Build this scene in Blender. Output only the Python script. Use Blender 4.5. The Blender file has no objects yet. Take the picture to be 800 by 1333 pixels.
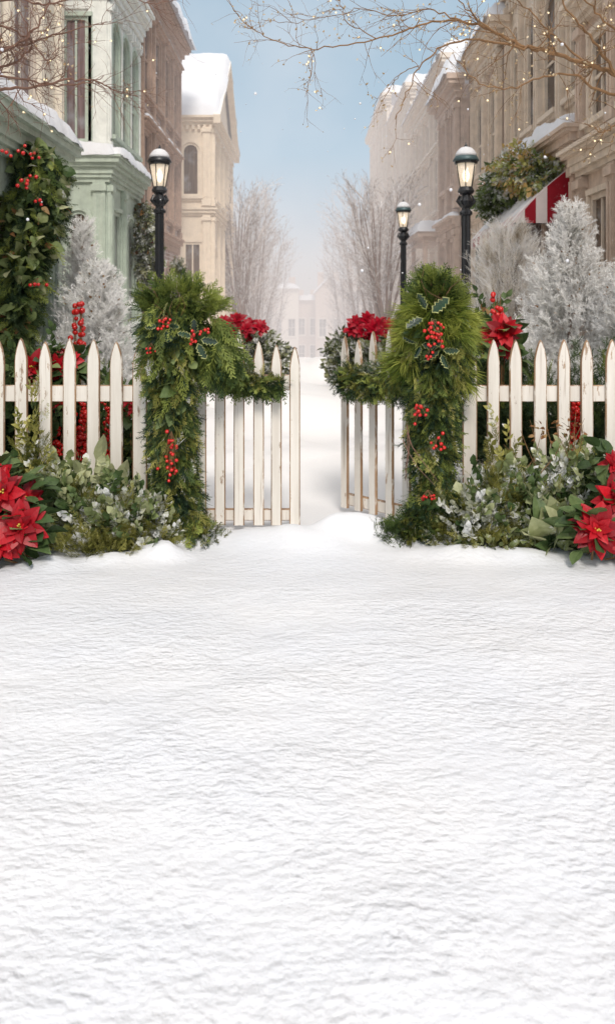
import bpy, bmesh, math, random
import numpy as np
from mathutils import Vector, noise as mnoise

random.seed(7)
rng = np.random.default_rng(11)
S = bpy.context.scene
COL = S.collection
F = 1100.0          # focal length in photo pixels
CX, HY, EYE = 400.0, 400.0, 1.3


def at(px, py, Y):
    """world point that lies at depth Y under photo pixel (px, py)"""
    return np.array([(px - CX) / F * Y, Y, EYE - (py - HY) / F * Y])


def nz(x, y, z=0.0):
    return mnoise.noise(Vector((x, y, z)))


# ------------------------------------------------------------------ objects
def tag(o, label=None, cat=None, group=None, kind=None):
    if label: o['label'] = label
    if cat: o['category'] = cat
    if group: o['group'] = group
    if kind: o['kind'] = kind
    return o


def thing(name, label, cat, loc, group=None):
    o = bpy.data.objects.new(name, None)
    o.empty_display_size = 0.1
    o.location = [float(c) for c in loc]
    COL.objects.link(o)
    return tag(o, label, cat, group)


def world_loc(o):
    v = Vector((0, 0, 0))
    while o is not None:
        v = v + Vector(o.location)
        o = o.parent
    return np.array(v)


class MB:
    """collects shapes in world coordinates, builds ONE mesh object"""
    def __init__(s):
        s.V = []; s.L = []; s.T = []; s.M = []; s.A = []; s.n = 0

    def add(s, verts, faces, mat=0, var=0.5):
        verts = np.asarray(verts, float).reshape(-1, 3)
        for f in faces:
            s.L.extend(i + s.n for i in f); s.T.append(len(f)); s.M.append(mat)
        s.V.append(verts)
        s.A.append(np.full(len(verts), var, float) if np.isscalar(var) else np.asarray(var, float))
        s.n += len(verts)

    def box(s, x0, x1, y0, y1, z0, z1, mat=0, var=0.5):
        v = [(x0,y0,z0),(x1,y0,z0),(x1,y1,z0),(x0,y1,z0),(x0,y0,z1),(x1,y0,z1),(x1,y1,z1),(x0,y1,z1)]
        s.add(v, BOXF, mat, var)

    def tube(s, pts, rad, n=6, mat=0, var=0.5, cap=True):
        pts = np.asarray(pts, float); m = len(pts)
        rad = np.full(m, rad) if np.isscalar(rad) else np.asarray(rad, float)
        d = np.gradient(pts, axis=0); d /= np.linalg.norm(d, axis=1, keepdims=True) + 1e-9
        ref = np.array([0, 0, 1.0]) if abs(d[0][2]) < .9 else np.array([1.0, 0, 0])
        V = []
        a = np.cross(ref, d[0]); a /= np.linalg.norm(a) + 1e-9
        for i in range(m):
            a = a - d[i] * np.dot(a, d[i]); a /= np.linalg.norm(a) + 1e-9
            b = np.cross(d[i], a)
            for k in range(n):
                t = 2 * math.pi * k / n
                V.append(pts[i] + rad[i] * (math.cos(t) * a + math.sin(t) * b))
        Fc = [[i*n+k, i*n+(k+1) % n, (i+1)*n+(k+1) % n, (i+1)*n+k] for i in range(m-1) for k in range(n)]
        if cap and n > 2:
            Fc.append([k for k in range(n)][::-1]); Fc.append([(m-1)*n+k for k in range(n)])
        s.add(V, Fc, mat, var)

    def lathe(s, prof, c, n=16, mat=0, var=0.5, flute=0):
        """prof [(r,z)...] about a vertical axis at c"""
        V = []; m = len(prof)
        for (r, z) in prof:
            for k in range(n):
                t = 2 * math.pi * (k + .5) / n
                rr = r * (1 - (flute if k % 2 else 0))
                V.append((c[0] + rr * math.cos(t), c[1] + rr * math.sin(t), c[2] + z))
        Fc = [[i*n+k, i*n+(k+1) % n, (i+1)*n+(k+1) % n, (i+1)*n+k] for i in range(m-1) for k in range(n)]
        Fc.append([k for k in range(n)][::-1]); Fc.append([(m-1)*n+k for k in range(n)])
        s.add(V, Fc, mat, var)

    def scatter(s, tm, P, D, Sc, var, roll=None, mat=None):
        """many copies of a template: x axis along D, random roll"""
        tv, loops, tots, mats = tm
        P = np.asarray(P, float); n = len(P)
        if n == 0: return
        D = np.asarray(D, float); D = D / (np.linalg.norm(D, axis=1, keepdims=True) + 1e-9)
        up = np.tile(np.array([0, 0, 1.0]), (n, 1)) + rng.normal(0, .02, (n, 3))
        y = np.cross(up, D); y /= np.linalg.norm(y, axis=1, keepdims=True) + 1e-9
        z = np.cross(D, y)
        if roll is not None:
            c, q = np.cos(roll)[:, None], np.sin(roll)[:, None]
            y, z = y * c + z * q, z * c - y * q
        Sc = np.broadcast_to(np.asarray(Sc, float), (n,))
        R = np.stack([D, y, z], axis=1)                 # rows are axes
        W = np.einsum('vk,nkj->nvj', tv, R) * Sc[:, None, None] + P[:, None, :]
        nv = len(tv)
        off = (s.n + np.arange(n) * nv)[:, None]
        s.V.append(W.reshape(-1, 3))
        s.L.extend((loops[None, :] + off).ravel().tolist())
        s.T.extend(np.tile(tots, n).tolist())
        s.M.extend(np.tile(mats if mat is None else np.full(len(tots), mat), n).tolist())
        var = np.broadcast_to(np.asarray(var, float), (n,))
        s.A.append(np.repeat(var, nv))
        s.n += n * nv

    def build(s, name, mats, parent=None, smooth=False, recalc=True, loc=None):
        me = bpy.data.meshes.new(name)
        V = np.concatenate(s.V) if s.V else np.zeros((0, 3))
        off = world_loc(parent) if parent is not None else (np.array(loc, float) if loc is not None else np.zeros(3))
        V = V - off
        T = np.array(s.T, np.int32); Lp = np.array(s.L, np.int32)
        me.vertices.add(len(V)); me.vertices.foreach_set('co', V.astype(np.float32).ravel())
        me.loops.add(len(Lp)); me.loops.foreach_set('vertex_index', Lp)
        me.polygons.add(len(T))
        st = np.concatenate([[0], np.cumsum(T)[:-1]]).astype(np.int32)
        me.polygons.foreach_set('loop_start', st)
        me.polygons.foreach_set('material_index', np.array(s.M, np.int32))
        me.polygons.foreach_set('use_smooth', np.full(len(T), bool(smooth)))
        me.update(calc_edges=True); me.validate()
        if len(me.vertices) == len(V):
            at_ = me.attributes.new('var', 'FLOAT', 'POINT')
            at_.data.foreach_set('value', np.concatenate(s.A).astype(np.float32))
        if recalc and len(T) < 60000:
            bm = bmesh.new(); bm.from_mesh(me)
            bmesh.ops.recalc_face_normals(bm, faces=bm.faces)
            bm.to_mesh(me); bm.free()
        for m in (mats if isinstance(mats, (list, tuple)) else [mats]): me.materials.append(m)
        o = bpy.data.objects.new(name, me)
        COL.objects.link(o)
        if parent is not None: o.parent = parent
        elif loc is not None: o.location = [float(c) for c in loc]
        return o


BOXF = [(0,3,2,1),(4,5,6,7),(0,1,5,4),(1,2,6,5),(2,3,7,6),(3,0,4,7)]


class Fr:
    """a wall frame: u along the wall, z up, w outwards"""
    def __init__(s, o, u, n): s.o = np.array(o, float); s.u = np.array(u, float); s.n = np.array(n, float)
    def p(s, u, z, w):
        q = s.o + s.u * u + s.n * w
        return (q[0], q[1], z)
    def box(s, mb, u0, u1, z0, z1, w0, w1, mat=0, var=.5):
        v = [s.p(a, c, b) for c in (z0, z1) for (a, b) in ((u0,w0),(u1,w0),(u1,w1),(u0,w1))]
        mb.add(v, BOXF, mat, var)
    def quad(s, mb, pts, mat=0): mb.add([s.p(*q) for q in pts], [list(range(len(pts)))], mat)


# ------------------------------------------------------------------ materials
HAZE_RGB = (0.80, 0.745, 0.735, 1)  # glow colour of the haze painted into far surfaces

class NT:
    def __init__(s, name):
        s.m = bpy.data.materials.new(name); s.m.use_nodes = True
        s.t = s.m.node_tree; s.t.nodes.clear()
        s.out = s.t.nodes.new('ShaderNodeOutputMaterial')
    def n(s, typ, **kw):
        x = s.t.nodes.new(typ)
        for k, v in kw.items():
            if k.startswith('i_'): x.inputs[k[2:].replace('_', ' ')].default_value = v
            else: setattr(x, k, v)
        return x
    def l(s, a, b): s.t.links.new(a, b)
    def math(s, op, a, b=None, clamp=False):
        x = s.n('ShaderNodeMath', operation=op, use_clamp=clamp)
        for i, v in enumerate((a, b)):
            if v is None: continue
            if hasattr(v, 'links'): s.l(v, x.inputs[i])
            else: x.inputs[i].default_value = v
        return x.outputs[0]
    def mix(s, fac, a, b):
        x = s.n('ShaderNodeMix', data_type='RGBA')
        for sock, v in ((x.inputs[0], fac), (x.inputs[6], a), (x.inputs[7], b)):
            if hasattr(v, 'links'): s.l(v, sock)
            elif isinstance(v, (tuple, list)): sock.default_value = (*v[:3], 1)
            else: sock.default_value = v
        return x.outputs[2]
    def noise(s, scale, detail=3, rough=.55, vec=None, stretch=None):
        if vec is None:
            g = s.n('ShaderNodeNewGeometry'); vec = g.outputs['Position']
        if stretch:
            mp = s.n('ShaderNodeMapping'); mp.inputs['Scale'].default_value = stretch
            s.l(vec, mp.inputs['Vector']); vec = mp.outputs[0]
        x = s.n('ShaderNodeTexNoise'); x.inputs['Scale'].default_value = scale
        x.inputs['Detail'].default_value = detail; x.inputs['Roughness'].default_value = rough
        s.l(vec, x.inputs['Vector'])
        return x.outputs['Fac']
    def ramp(s, fac, stops):
        x = s.n('ShaderNodeValToRGB'); e = x.color_ramp.elements
        while len(e) < len(stops): e.new(.5)
        for k, (p, c) in enumerate(stops):
            e[k].position = p; e[k].color = (*c[:3], 1) if isinstance(c, (tuple, list)) else (c, c, c, 1)
        s.l(fac, x.inputs[0]); return x.outputs[0]
    def step(s, fac, a, b):
        x = s.n('ShaderNodeMapRange', clamp=True); x.inputs['From Min'].default_value = a; x.inputs['From Max'].default_value = b
        s.l(fac, x.inputs['Value']); return x.outputs[0]
    def finish(s, shader, haze=True):
        """haze painted in: pale glow mixed over the surface, stronger down the street"""
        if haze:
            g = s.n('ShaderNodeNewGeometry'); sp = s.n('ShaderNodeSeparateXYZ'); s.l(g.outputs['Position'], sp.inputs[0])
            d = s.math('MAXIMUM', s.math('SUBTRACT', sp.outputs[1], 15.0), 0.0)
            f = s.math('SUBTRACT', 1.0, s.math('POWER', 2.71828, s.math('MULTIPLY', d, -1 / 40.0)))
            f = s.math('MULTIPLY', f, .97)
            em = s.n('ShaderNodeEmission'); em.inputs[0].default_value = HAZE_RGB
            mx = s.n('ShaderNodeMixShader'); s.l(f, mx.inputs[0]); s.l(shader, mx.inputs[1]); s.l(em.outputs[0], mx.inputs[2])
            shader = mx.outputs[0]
        s.l(shader, s.out.inputs['Surface']); return s.m


def bsdf(t, col, rough=.6, bump=None, bstr=.2, bdist=.01, spec=.3, sheen=0):
    b = t.n('ShaderNodeBsdfPrincipled')
    if hasattr(col, 'links'): t.l(col, b.inputs['Base Color'])
    else: b.inputs['Base Color'].default_value = (*col[:3], 1)
    if hasattr(rough, 'links'): t.l(rough, b.inputs['Roughness'])
    else: b.inputs['Roughness'].default_value = rough
    b.inputs['Specular IOR Level'].default_value = spec
    if bump is not None:
        bp = t.n('ShaderNodeBump'); bp.inputs['Strength'].default_value = bstr; bp.inputs['Distance'].default_value = bdist
        t.l(bump, bp.inputs['Height']); t.l(bp.outputs[0], b.inputs['Normal'])
    return b


def m_wall(name, col, dark=.6, snow=.55, scale=6, rough=.7, haze=True, streak=True, bstr=.35):
    """weathered painted timber / stone with streaks, grain and frost on ledges"""
    t = NT(name)
    n1 = t.noise(scale, 5, .65); n2 = t.noise(scale * 3, 4, .6, stretch=(1, 1, .12))
    f = t.step(n1, .38, .72)
    c = t.mix(t.math('MULTIPLY', f, .7), col, tuple(x * dark for x in col))
    if streak: c = t.mix(t.math('MULTIPLY', t.step(n2, .52, .75), .28), c, tuple(x * dark * .75 for x in col))
    n4 = t.noise(scale * 9, 3, .6)
    c = t.mix(t.math('MULTIPLY', t.step(n4, .58, .75), .35), c, tuple(min(1, x * 1.35) for x in col))
    if snow:
        g = t.n('ShaderNodeNewGeometry'); sp = t.n('ShaderNodeSeparateXYZ'); t.l(g.outputs['Normal'], sp.inputs[0])
        n3 = t.noise(9, 4, .6)
        sf = t.math('MULTIPLY', t.step(t.math('ADD', sp.outputs[2], t.math('MULTIPLY', n3, .5)), .7, .95), snow * 1.5, True)
        c = t.mix(sf, c, (.85, .84, .84))
        pf = t.math('MULTIPLY', t.step(t.noise(14, 5, .7), .60, .72), snow * .30)
        c = t.mix(pf, c, (.85, .83, .82))
    b = bsdf(t, c, rough, t.noise(scale * 7, 5, .7, stretch=(1, 1, .35)), bstr, .02)
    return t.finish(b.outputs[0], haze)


def m_brick(name, col, mortar):
    t = NT(name)
    g = t.n('ShaderNodeNewGeometry'); sp = t.n('ShaderNodeSeparateXYZ'); t.l(g.outputs['Position'], sp.inputs[0])
    cb = t.n('ShaderNodeCombineXYZ'); t.l(t.math('ADD', sp.outputs[0], sp.outputs[1]), cb.inputs[0]); t.l(sp.outputs[2], cb.inputs[1])
    br = t.n('ShaderNodeTexBrick'); t.l(cb.outputs[0], br.inputs['Vector'])
    br.inputs['Scale'].default_value = 1; br.inputs['Brick Width'].default_value = .24; br.inputs['Row Height'].default_value = .085
    br.inputs['Mortar Size'].default_value = .010; br.inputs['Color1'].default_value = (*col, 1)
    br.inputs['Color2'].default_value = (*[x * .65 for x in col], 1); br.inputs['Mortar'].default_value = (*mortar, 1)
    c = t.mix(t.math('MULTIPLY', t.step(t.noise(3.5, 6, .7), .45, .7), .75), br.outputs['Color'], (.62, .56, .53))
    b = bsdf(t, c, .85, br.outputs['Fac'], -.4, .02)
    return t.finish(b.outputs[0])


def m_flat(name, col, rough=.5, haze=True, spec=.4, metal=0, var=.0):
    t = NT(name)
    c = col
    if var: c = t.mix(t.step(t.noise(12, 4), .3, .7), col, tuple(x * (1 - var) for x in col))
    b = bsdf(t, c, rough, t.noise(60, 3), .08, .004, spec); b.inputs['Metallic'].default_value = metal
    return t.finish(b.outputs[0], haze)


def m_pane(name, col, rough=.18):
    """old window glass with pale curtains behind it"""
    t = NT(name)
    g = t.n('ShaderNodeNewGeometry')
    fold = t.noise(5, 2, .5, stretch=(6, 6, .25)); dirt = t.noise(2.5, 3)
    c = t.mix(t.step(fold, .35, .65), tuple(x * .65 for x in col), tuple(min(1, x * 1.25) for x in col))
    c = t.mix(t.step(dirt, .5, .8), c, (.35, .36, .38))
    b = bsdf(t, c, rough, t.noise(4, 2), .05, .02, .6)
    return t.finish(b.outputs[0])


def m_leaf(name, stops, rough=.5, snow=.0, trans=.25, haze=False, spec=.3, snow_scale=9, snow_col=(.82, .82, .83)):
    """foliage: colour from the per-sprig variation, frost in patches"""
    t = NT(name)
    a = t.n('ShaderNodeAttribute', attribute_name='var')
    n0 = t.noise(35, 3, .6)
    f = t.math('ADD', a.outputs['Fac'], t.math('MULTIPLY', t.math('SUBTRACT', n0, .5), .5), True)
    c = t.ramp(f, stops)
    if snow:
        n1 = t.noise(snow_scale, 4, .65); n2 = t.noise(snow_scale * 7, 2, .6)
        sf = t.math('MULTIPLY', t.step(t.math('ADD', n1, t.math('MULTIPLY', n2, .3)), .78 - snow * .35, .86 - snow * .2), .9)
        c = t.mix(sf, c, snow_col)
    b = bsdf(t, c, rough, None, 0, 0, spec)
    tr = t.n('ShaderNodeBsdfTranslucent'); t.l(c, tr.inputs[0])
    mx = t.n('ShaderNodeMixShader'); mx.inputs[0].default_value = trans
    t.l(b.outputs[0], mx.inputs[1]); t.l(tr.outputs[0], mx.inputs[2])
    return t.finish(mx.outputs[0], haze)


def m_petal(name, c0, c1):
    t = NT(name)
    a = t.n('ShaderNodeAttribute', attribute_name='var')
    c = t.mix(a.outputs['Fac'], c0, c1)
    c = t.mix(t.math('MULTIPLY', t.step(t.noise(70, 3, .6), .5, .75), .3), c, tuple(x * .45 for x in c0))
    b = bsdf(t, c, .42, t.noise(120, 2), .3, .002, .35)
    tr = t.n('ShaderNodeBsdfTranslucent'); t.l(c, tr.inputs[0])
    mx = t.n('ShaderNodeMixShader'); mx.inputs[0].default_value = .2
    t.l(b.outputs[0], mx.inputs[1]); t.l(tr.outputs[0], mx.inputs[2])
    return t.finish(mx.outputs[0], False)


def m_emit(name, col, s):
    t = NT(name); e = t.n('ShaderNodeEmission'); e.inputs[0].default_value = (*col, 1); e.inputs[1].default_value = s
    return t.finish(e.outputs[0], False)


def m_picket(name, worn):
    t = NT(name)
    grain = t.noise(16, 5, .7, stretch=(1, 1, .06)); chip = t.noise(22, 5, .75, stretch=(1, 1, .22)); big = t.noise(2.2, 2)
    paint = t.mix(t.step(grain, .35, .7), (.82, .775, .71), (.66, .605, .535))
    wood = t.mix(t.step(grain, .4, .6), (.42, .25, .13), (.20, .11, .055))
    lo, hi = (.62, .66) if not worn else (.36, .46)
    f = t.step(t.math('ADD', chip, t.math('MULTIPLY', t.math('SUBTRACT', big, .5), .25)), lo, hi)
    f = t.math('MULTIPLY', f, .95 if worn else .8)
    c = t.mix(f, paint, wood)
    hair = t.step(t.noise(46, 3, .6, stretch=(1, 1, .035)), .62, .68)
    c = t.mix(t.math('MULTIPLY', hair, .45), c, (.33, .24, .17))
    b = bsdf(t, c, .62, grain, .5, .004)
    return t.finish(b.outputs[0], False)


def m_snow(name, kind='ground', haze=True):
    t = NT(name)
    g = t.n('ShaderNodeNewGeometry'); P = g.outputs['Position']
    c = t.mix(t.step(t.noise(1.3, 3), .35, .7), (.695, .705, .74), (.725, .722, .735))
    if kind == 'ground':
        # wind ripples run across the view, fine crust over them
        wob = t.n('ShaderNodeTexNoise'); wob.inputs['Scale'].default_value = 2.0; t.l(P, wob.inputs['Vector'])
        add = t.n('ShaderNodeVectorMath', operation='MULTIPLY_ADD'); t.l(wob.outputs['Color'], add.inputs[0])
        add.inputs[1].default_value = (.04, .04, 0); t.l(P, add.inputs[2]); V = add.outputs[0]
        h1 = t.noise(24, 1, .5, V, (1, 1.4, 1)); h2 = t.noise(60, 2, .5, V, (1, 1.25, 1)); h3 = t.noise(5, 1, .5, V, (1, 1.4, 1))
        h4 = t.noise(95, 3, .6, V)
        h = t.math('ADD', t.math('MULTIPLY', h1, 1.0), t.math('MULTIPLY', h2, .42))
        h = t.math('ADD', h, t.math('MULTIPLY', h3, 1.1)); h = t.math('ADD', h, t.math('MULTIPLY', h4, .20))
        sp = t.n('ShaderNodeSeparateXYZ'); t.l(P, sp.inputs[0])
        c = t.mix(t.step(sp.outputs[1], 4.5, 6.0), c, (.89, .875, .875))      # street snow painted paler to offset the shade there
        k = t.step(sp.outputs[1], 4.6, 3.3)         # smoother, drifted snow by the fence
        k = t.math('ADD', t.math('MULTIPLY', k, .85), .15)
        h = t.math('MULTIPLY', h, k)
        h = t.math('MULTIPLY', h, t.math('ADD', .62, t.math('MULTIPLY', t.step(t.noise(1.6, 3, .6), .35, .68), .85)))   # smoother and rougher patches
        b = bsdf(t, c, .6, h, 1.0, SNOW_D, .25)
    else:
        h = t.math('ADD', t.noise(14, 4, .6), t.math('MULTIPLY', t.noise(70, 2), .2))
        b = bsdf(t, c, .6, h, .5, .02, .25)
    b.inputs['Subsurface Weight'].default_value = 0.0
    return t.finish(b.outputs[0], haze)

SNOW_D = .0125

# ------------------------------------------------------------------ palettes
M = {}
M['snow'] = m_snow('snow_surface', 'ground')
M['snowcap'] = m_snow('snow_drift', 'cap')
M['sage'] = m_wall('sage_green_paint', (.52, .59, .50), .66, .5)
M['sage_light'] = m_wall('pale_sage_paint', (.84, .85, .80), .72, .5)
M['shop_green'] = m_wall('grey_green_paint', (.44, .51, .43), .55, .35)
M['cream'] = m_wall('cream_paint', (.90, .82, .70), .72, .4)
M['cream2'] = m_wall('warm_cream_stone', (.82, .70, .56), .78, .4)
M['taupe'] = m_wall('taupe_stone', (.68, .53, .42), .62, .45)
M['taupe2'] = m_wall('beige_stone', (.80, .67, .54), .64, .5)
M['taupe3'] = m_wall('pinkish_stone', (.62, .49, .41), .62, .6)
M['taupe_dark'] = m_wall('dark_taupe_trim', (.20, .13, .10), .6, .4)
M['greige'] = m_wall('greige_stone', (.76, .67, .58), .75, .5)
M['brick'] = m_brick('weathered_brown_brick', (.36, .22, .17), (.50, .44, .40))
M['brown_trim'] = m_wall('worn_brown_trim', (.50, .35, .27), .6, .7, 9)
M['roof'] = m_wall('slate_roof', (.2, .19, .19), .7, .6)
M['pane_mauve'] = m_pane('mauve_curtained_glass', (.20, .14, .145))
M['pane_tan'] = m_pane('tan_curtained_glass', (.13, .09, .065))
M['pane_dark'] = m_pane('dark_window_glass', (.055, .035, .028))
M['pane_grey'] = m_pane('grey_window_glass', (.20, .21, .19))
M['iron'] = m_flat('black_cast_iron', (.018, .02, .024), .38, True, .5, .0, .3)
M['cap_metal'] = m_flat('teal_lamp_cap', (.07, .12, .13), .45, True, .5, .2, .3)
M['bark'] = m_wall('brown_bark', (.20, .11, .06), .5, 0, 14, .85, False)
M['twig'] = m_flat('golden_brown_twig', (.27, .15, .07), .6, False, .3, 0, .3)
M['twig_red'] = m_flat('reddish_brown_twig', (.22, .12, .085), .6, False, .3, 0, .3)
M['far_bark'] = m_wall('frosted_bark', (.24, .17, .14), .6, .7, 5)
M['awn_red'] = m_wall('red_awning_cloth', (.32, .008, .02), .7, .45, 8, .8, True, False, .1)
M['awn_white'] = m_wall('white_awning_cloth', (.72, .64, .62), .85, .5, 8, .8, True, False, .1)
M['paint'] = m_picket('chipped_cream_paint', False)
M['worn'] = m_picket('worn_picket_edge', True)
M['bulb'] = m_emit('lamp_bulb_glow', (1, .80, .50), 6.0)
M['fairy'] = m_emit('fairy_bulb_glow', (1, .80, .50), 1.7)


def m_lampglass():
    t = NT('frosted_lamp_glass')
    g = t.n('ShaderNodeNewGeometry')
    c = t.mix(t.step(t.noise(7, 2), .3, .7), (.96, .76, .52), (.98, .88, .72))
    e = t.n('ShaderNodeEmission'); t.l(c, e.inputs[0]); e.inputs[1].default_value = .55
    b = bsdf(t, (.5, .45, .4), .2, None, 0, 0, .5)
    a = t.n('ShaderNodeAddShader'); t.l(e.outputs[0], a.inputs[0]); t.l(b.outputs[0], a.inputs[1])
    tr = t.n('ShaderNodeBsdfTransparent'); mx = t.n('ShaderNodeMixShader'); mx.inputs[0].default_value = .62
    t.l(tr.outputs[0], mx.inputs[1]); t.l(a.outputs[0], mx.inputs[2])
    return t.finish(mx.outputs[0], False)
M['lampglass'] = m_lampglass()

G = lambda r, g, b: (r, g, b)
M['cedar'] = m_leaf('cedar_green', [(0, G(0.018, 0.042, 0.015)), (.5, G(0.083, 0.128, 0.033)), (1, G(0.330, 0.375, 0.083))], .55, .0, .25)
M['cedar_dark'] = m_leaf('dark_fir_green', [(0, G(0.008, 0.022, 0.012)), (.5, G(0.034, 0.068, 0.032)), (1, G(0.115, 0.162, 0.061))], .5, 0, .2)
M['pine'] = m_leaf('bright_pine_green', [(0, G(0.034, 0.069, 0.014)), (.5, G(0.161, 0.218, 0.034)), (1, G(0.460, 0.483, 0.103))], .5, 0, .3)
M['broad'] = m_leaf('broad_leaf_green', [(0, G(.015, .035, .012)), (.5, G(.075, .125, .042)), (1, G(.26, .32, .13))], .45, .0, .25, False, .35)
M['euc'] = m_leaf('grey_green_leaf', [(0, G(.045, .06, .02)), (.5, G(.21, .25, .10)), (1, G(.54, .55, .32))], .55, .12, .25, False, .25)
M['moss'] = m_leaf('yellow_green_sprig', [(0, G(.045, .05, .012)), (.5, G(.19, .19, .04)), (1, G(.50, .46, .14))], .6, .2, .25)
M['dusty'] = m_leaf('frosted_shrub_leaf', [(0, G(.09, .10, .05)), (.5, G(.28, .29, .18)), (1, G(.60, .60, .46))], .6, .55, .2)
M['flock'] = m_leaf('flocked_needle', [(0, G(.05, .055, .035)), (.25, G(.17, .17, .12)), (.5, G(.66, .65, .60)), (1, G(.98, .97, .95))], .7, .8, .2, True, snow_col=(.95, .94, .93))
M['flock_tan'] = m_leaf('flocked_tan_twig', [(0, G(.12, .08, .05)), (.35, G(.36, .29, .20)), (.7, G(.74, .68, .58)), (1, G(.95, .92, .88))], .7, .6, .2, True)
M['far_green'] = m_leaf('distant_green_leaf', [(0, G(.025, .04, .015)), (.5, G(.10, .12, .045)), (1, G(.36, .36, .19))], .6, .40, .2, True)
M['awn_green'] = m_leaf('garland_green_leaf', [(0, G(0.039, 0.065, 0.026)), (.6, G(0.156, 0.208, 0.065)), (.85, G(0.390, 0.390, 0.117)), (1, G(0.546, 0.351, 0.130))], .5, .35, .25, True)
M['dryleaf'] = m_leaf('dry_brown_leaf', [(0, G(.10, .04, .015)), (.5, G(.28, .13, .05)), (1, G(.45, .30, .14))], .6, 0, .3)
M['frosttwig'] = m_leaf('frosted_twig', [(0, G(.10, .065, .05)), (.5, G(.30, .22, .18)), (1, G(.72, .66, .62))], .8, .5, .15, True)
M['holly_in'] = m_leaf('holly_leaf_green', [(0, G(.004, .018, .008)), (1, G(.02, .055, .022))], .25, 0, .1, False, .6)
M['holly_edge'] = m_leaf('holly_cream_edge', [(0, G(.20, .24, .07)), (1, G(.48, .48, .20))], .4, 0, .2)
M['red'] = m_petal('poinsettia_red', (.20, .002, .007), (.60, .006, .017))
M['red_far'] = m_petal('deep_red_petal', (.22, .002, .010), (.52, .006, .028))
M['yellow'] = m_flat('yellow_flower_centre', (.55, .42, .06), .5, False)


def m_berry():
    t = NT('glossy_red_berry')
    b = bsdf(t, t.mix(t.step(t.noise(60, 2), .35, .65), (.50, .006, .010), (.66, .03, .02)), .16, None, 0, 0, .6)
    return t.finish(b.outputs[0], False)
M['berry'] = m_berry()

# ------------------------------------------------------------------ leaf templates (x axis = growing direction)


def tmpl(V, Fc, mats=None):
    return (np.array(V, float), np.array([i for f in Fc for i in f], np.int64), np.array([len(f) for f in Fc]),
            np.array(mats if mats is not None else [0] * len(Fc)))


def frond(L=1.0, n=8, w=.035, side=.34, droop=.25, seed=0, sub=True):
    """flat feathery cedar frond of length 1"""
    r = random.Random(seed); V = []; Fc = []
    sp = lambda t: np.array([t * L, 0, -droop * t * t * L])
    def strip(a, b, wa, wb, nrm=(0, 0, 1)):
        d = b - a; s_ = np.cross(d, nrm); s_ = s_ / (np.linalg.norm(s_) + 1e-9)
        i = len(V); V.extend([a - s_ * wa, a + s_ * wa, b + s_ * wb, b - s_ * wb]); Fc.append([i, i+1, i+2, i+3])
    for k in range(3):
        strip(sp(k / 3), sp((k + 1) / 3), w * (.55 - k * .1), w * (.45 - k * .1))
    for k in range(n):
        t = .08 + .88 * k / (n - 1)
        ln = side * L * (1 - .75 * abs(t - .35) ** 1.2) * r.uniform(.8, 1.2) * (1.15 - t * .6)
        for sgn in (-1, 1):
            a = sp(t + r.uniform(-.03, .03))
            d = np.array([math.cos(.75), sgn * math.sin(.75), r.uniform(-.35, .2)])
            b = a + d * ln
            strip(a, b, w * .62, w * .25, (0, r.uniform(-.4, .4), 1))
            if sub:
                m_ = a + d * ln * .5
                strip(m_, m_ + np.array([.9, sgn * .25, r.uniform(-.2, .2)]) * ln * .5, w * .5, w * .2, (0, r.uniform(-.4, .4), 1))
    return tmpl(V, Fc)


def tuft(n=22, w=.02, spread=.55, seed=0, base=.25):
    """bundle of long needles of length 1"""
    r = random.Random(seed); V = []; Fc = []
    for k in range(n):
        a = r.uniform(0, 6.283); q = spread * math.sqrt(r.random())
        d = np.array([math.cos(q), math.sin(q) * math.cos(a), math.sin(q) * math.sin(a)])
        st = np.array([r.uniform(0, base), 0, 0])
        L = r.uniform(.65, 1) * (1 - st[0] * .4)
        s_ = np.cross(d, [r.uniform(-1, 1), r.uniform(-1, 1), r.uniform(-1, 1)]); s_ /= np.linalg.norm(s_) + 1e-9
        i = len(V); mid = st + d * L * .55; end = st + d * L - np.array([0, 0, .12 * L])
        V.extend([st - s_ * w, st + s_ * w, mid + s_ * w * .8, mid - s_ * w * .8, end])
        Fc.append([i, i+1, i+2, i+3]); Fc.append([i+3, i+2, i+4])
    return tmpl(V, Fc)


def brush(n=34, w=.022, nl=.2, seed=0, branches=3):
    """fir twig with short needles all round, side twigs, length 1"""
    r = random.Random(seed); V = []; Fc = []
    def twig(a, d, L, cnt):
        d = d / np.linalg.norm(d)
        s_ = np.cross(d, (0, 0, 1)); s_ /= np.linalg.norm(s_) + 1e-9
        i = len(V); V.extend([a - s_ * w * .5, a + s_ * w * .5, a + d * L + s_ * w * .2, a + d * L - s_ * w * .2]); Fc.append([i, i+1, i+2, i+3])
        for k in range(cnt):
            t = (k + .5) / cnt; p = a + d * L * t; ang = r.uniform(0, 6.283)
            z = np.cross(s_, d); o = math.cos(ang) * s_ + math.sin(ang) * z
            nd = d * .75 + o * .8; nd /= np.linalg.norm(nd); ln = nl * (1.1 - .5 * t) * r.uniform(.8, 1.2)
            q = np.cross(nd, o + .3); q /= np.linalg.norm(q) + 1e-9
            i = len(V); V.extend([p - q * w * .6, p + q * w * .6, p + nd * ln]); Fc.append([i, i+1, i+2])
    twig(np.zeros(3), np.array([1.0, 0, -.05]), 1, n)
    for b in range(branches):
        t = .2 + .5 * b / max(1, branches - 1); sg = 1 if b % 2 else -1
        twig(np.array([t, 0, 0]), np.array([.8, sg * .6, r.uniform(-.2, .2)]), .5 * (1 - t * .4), n // 2)
    return tmpl(V, Fc)


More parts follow.
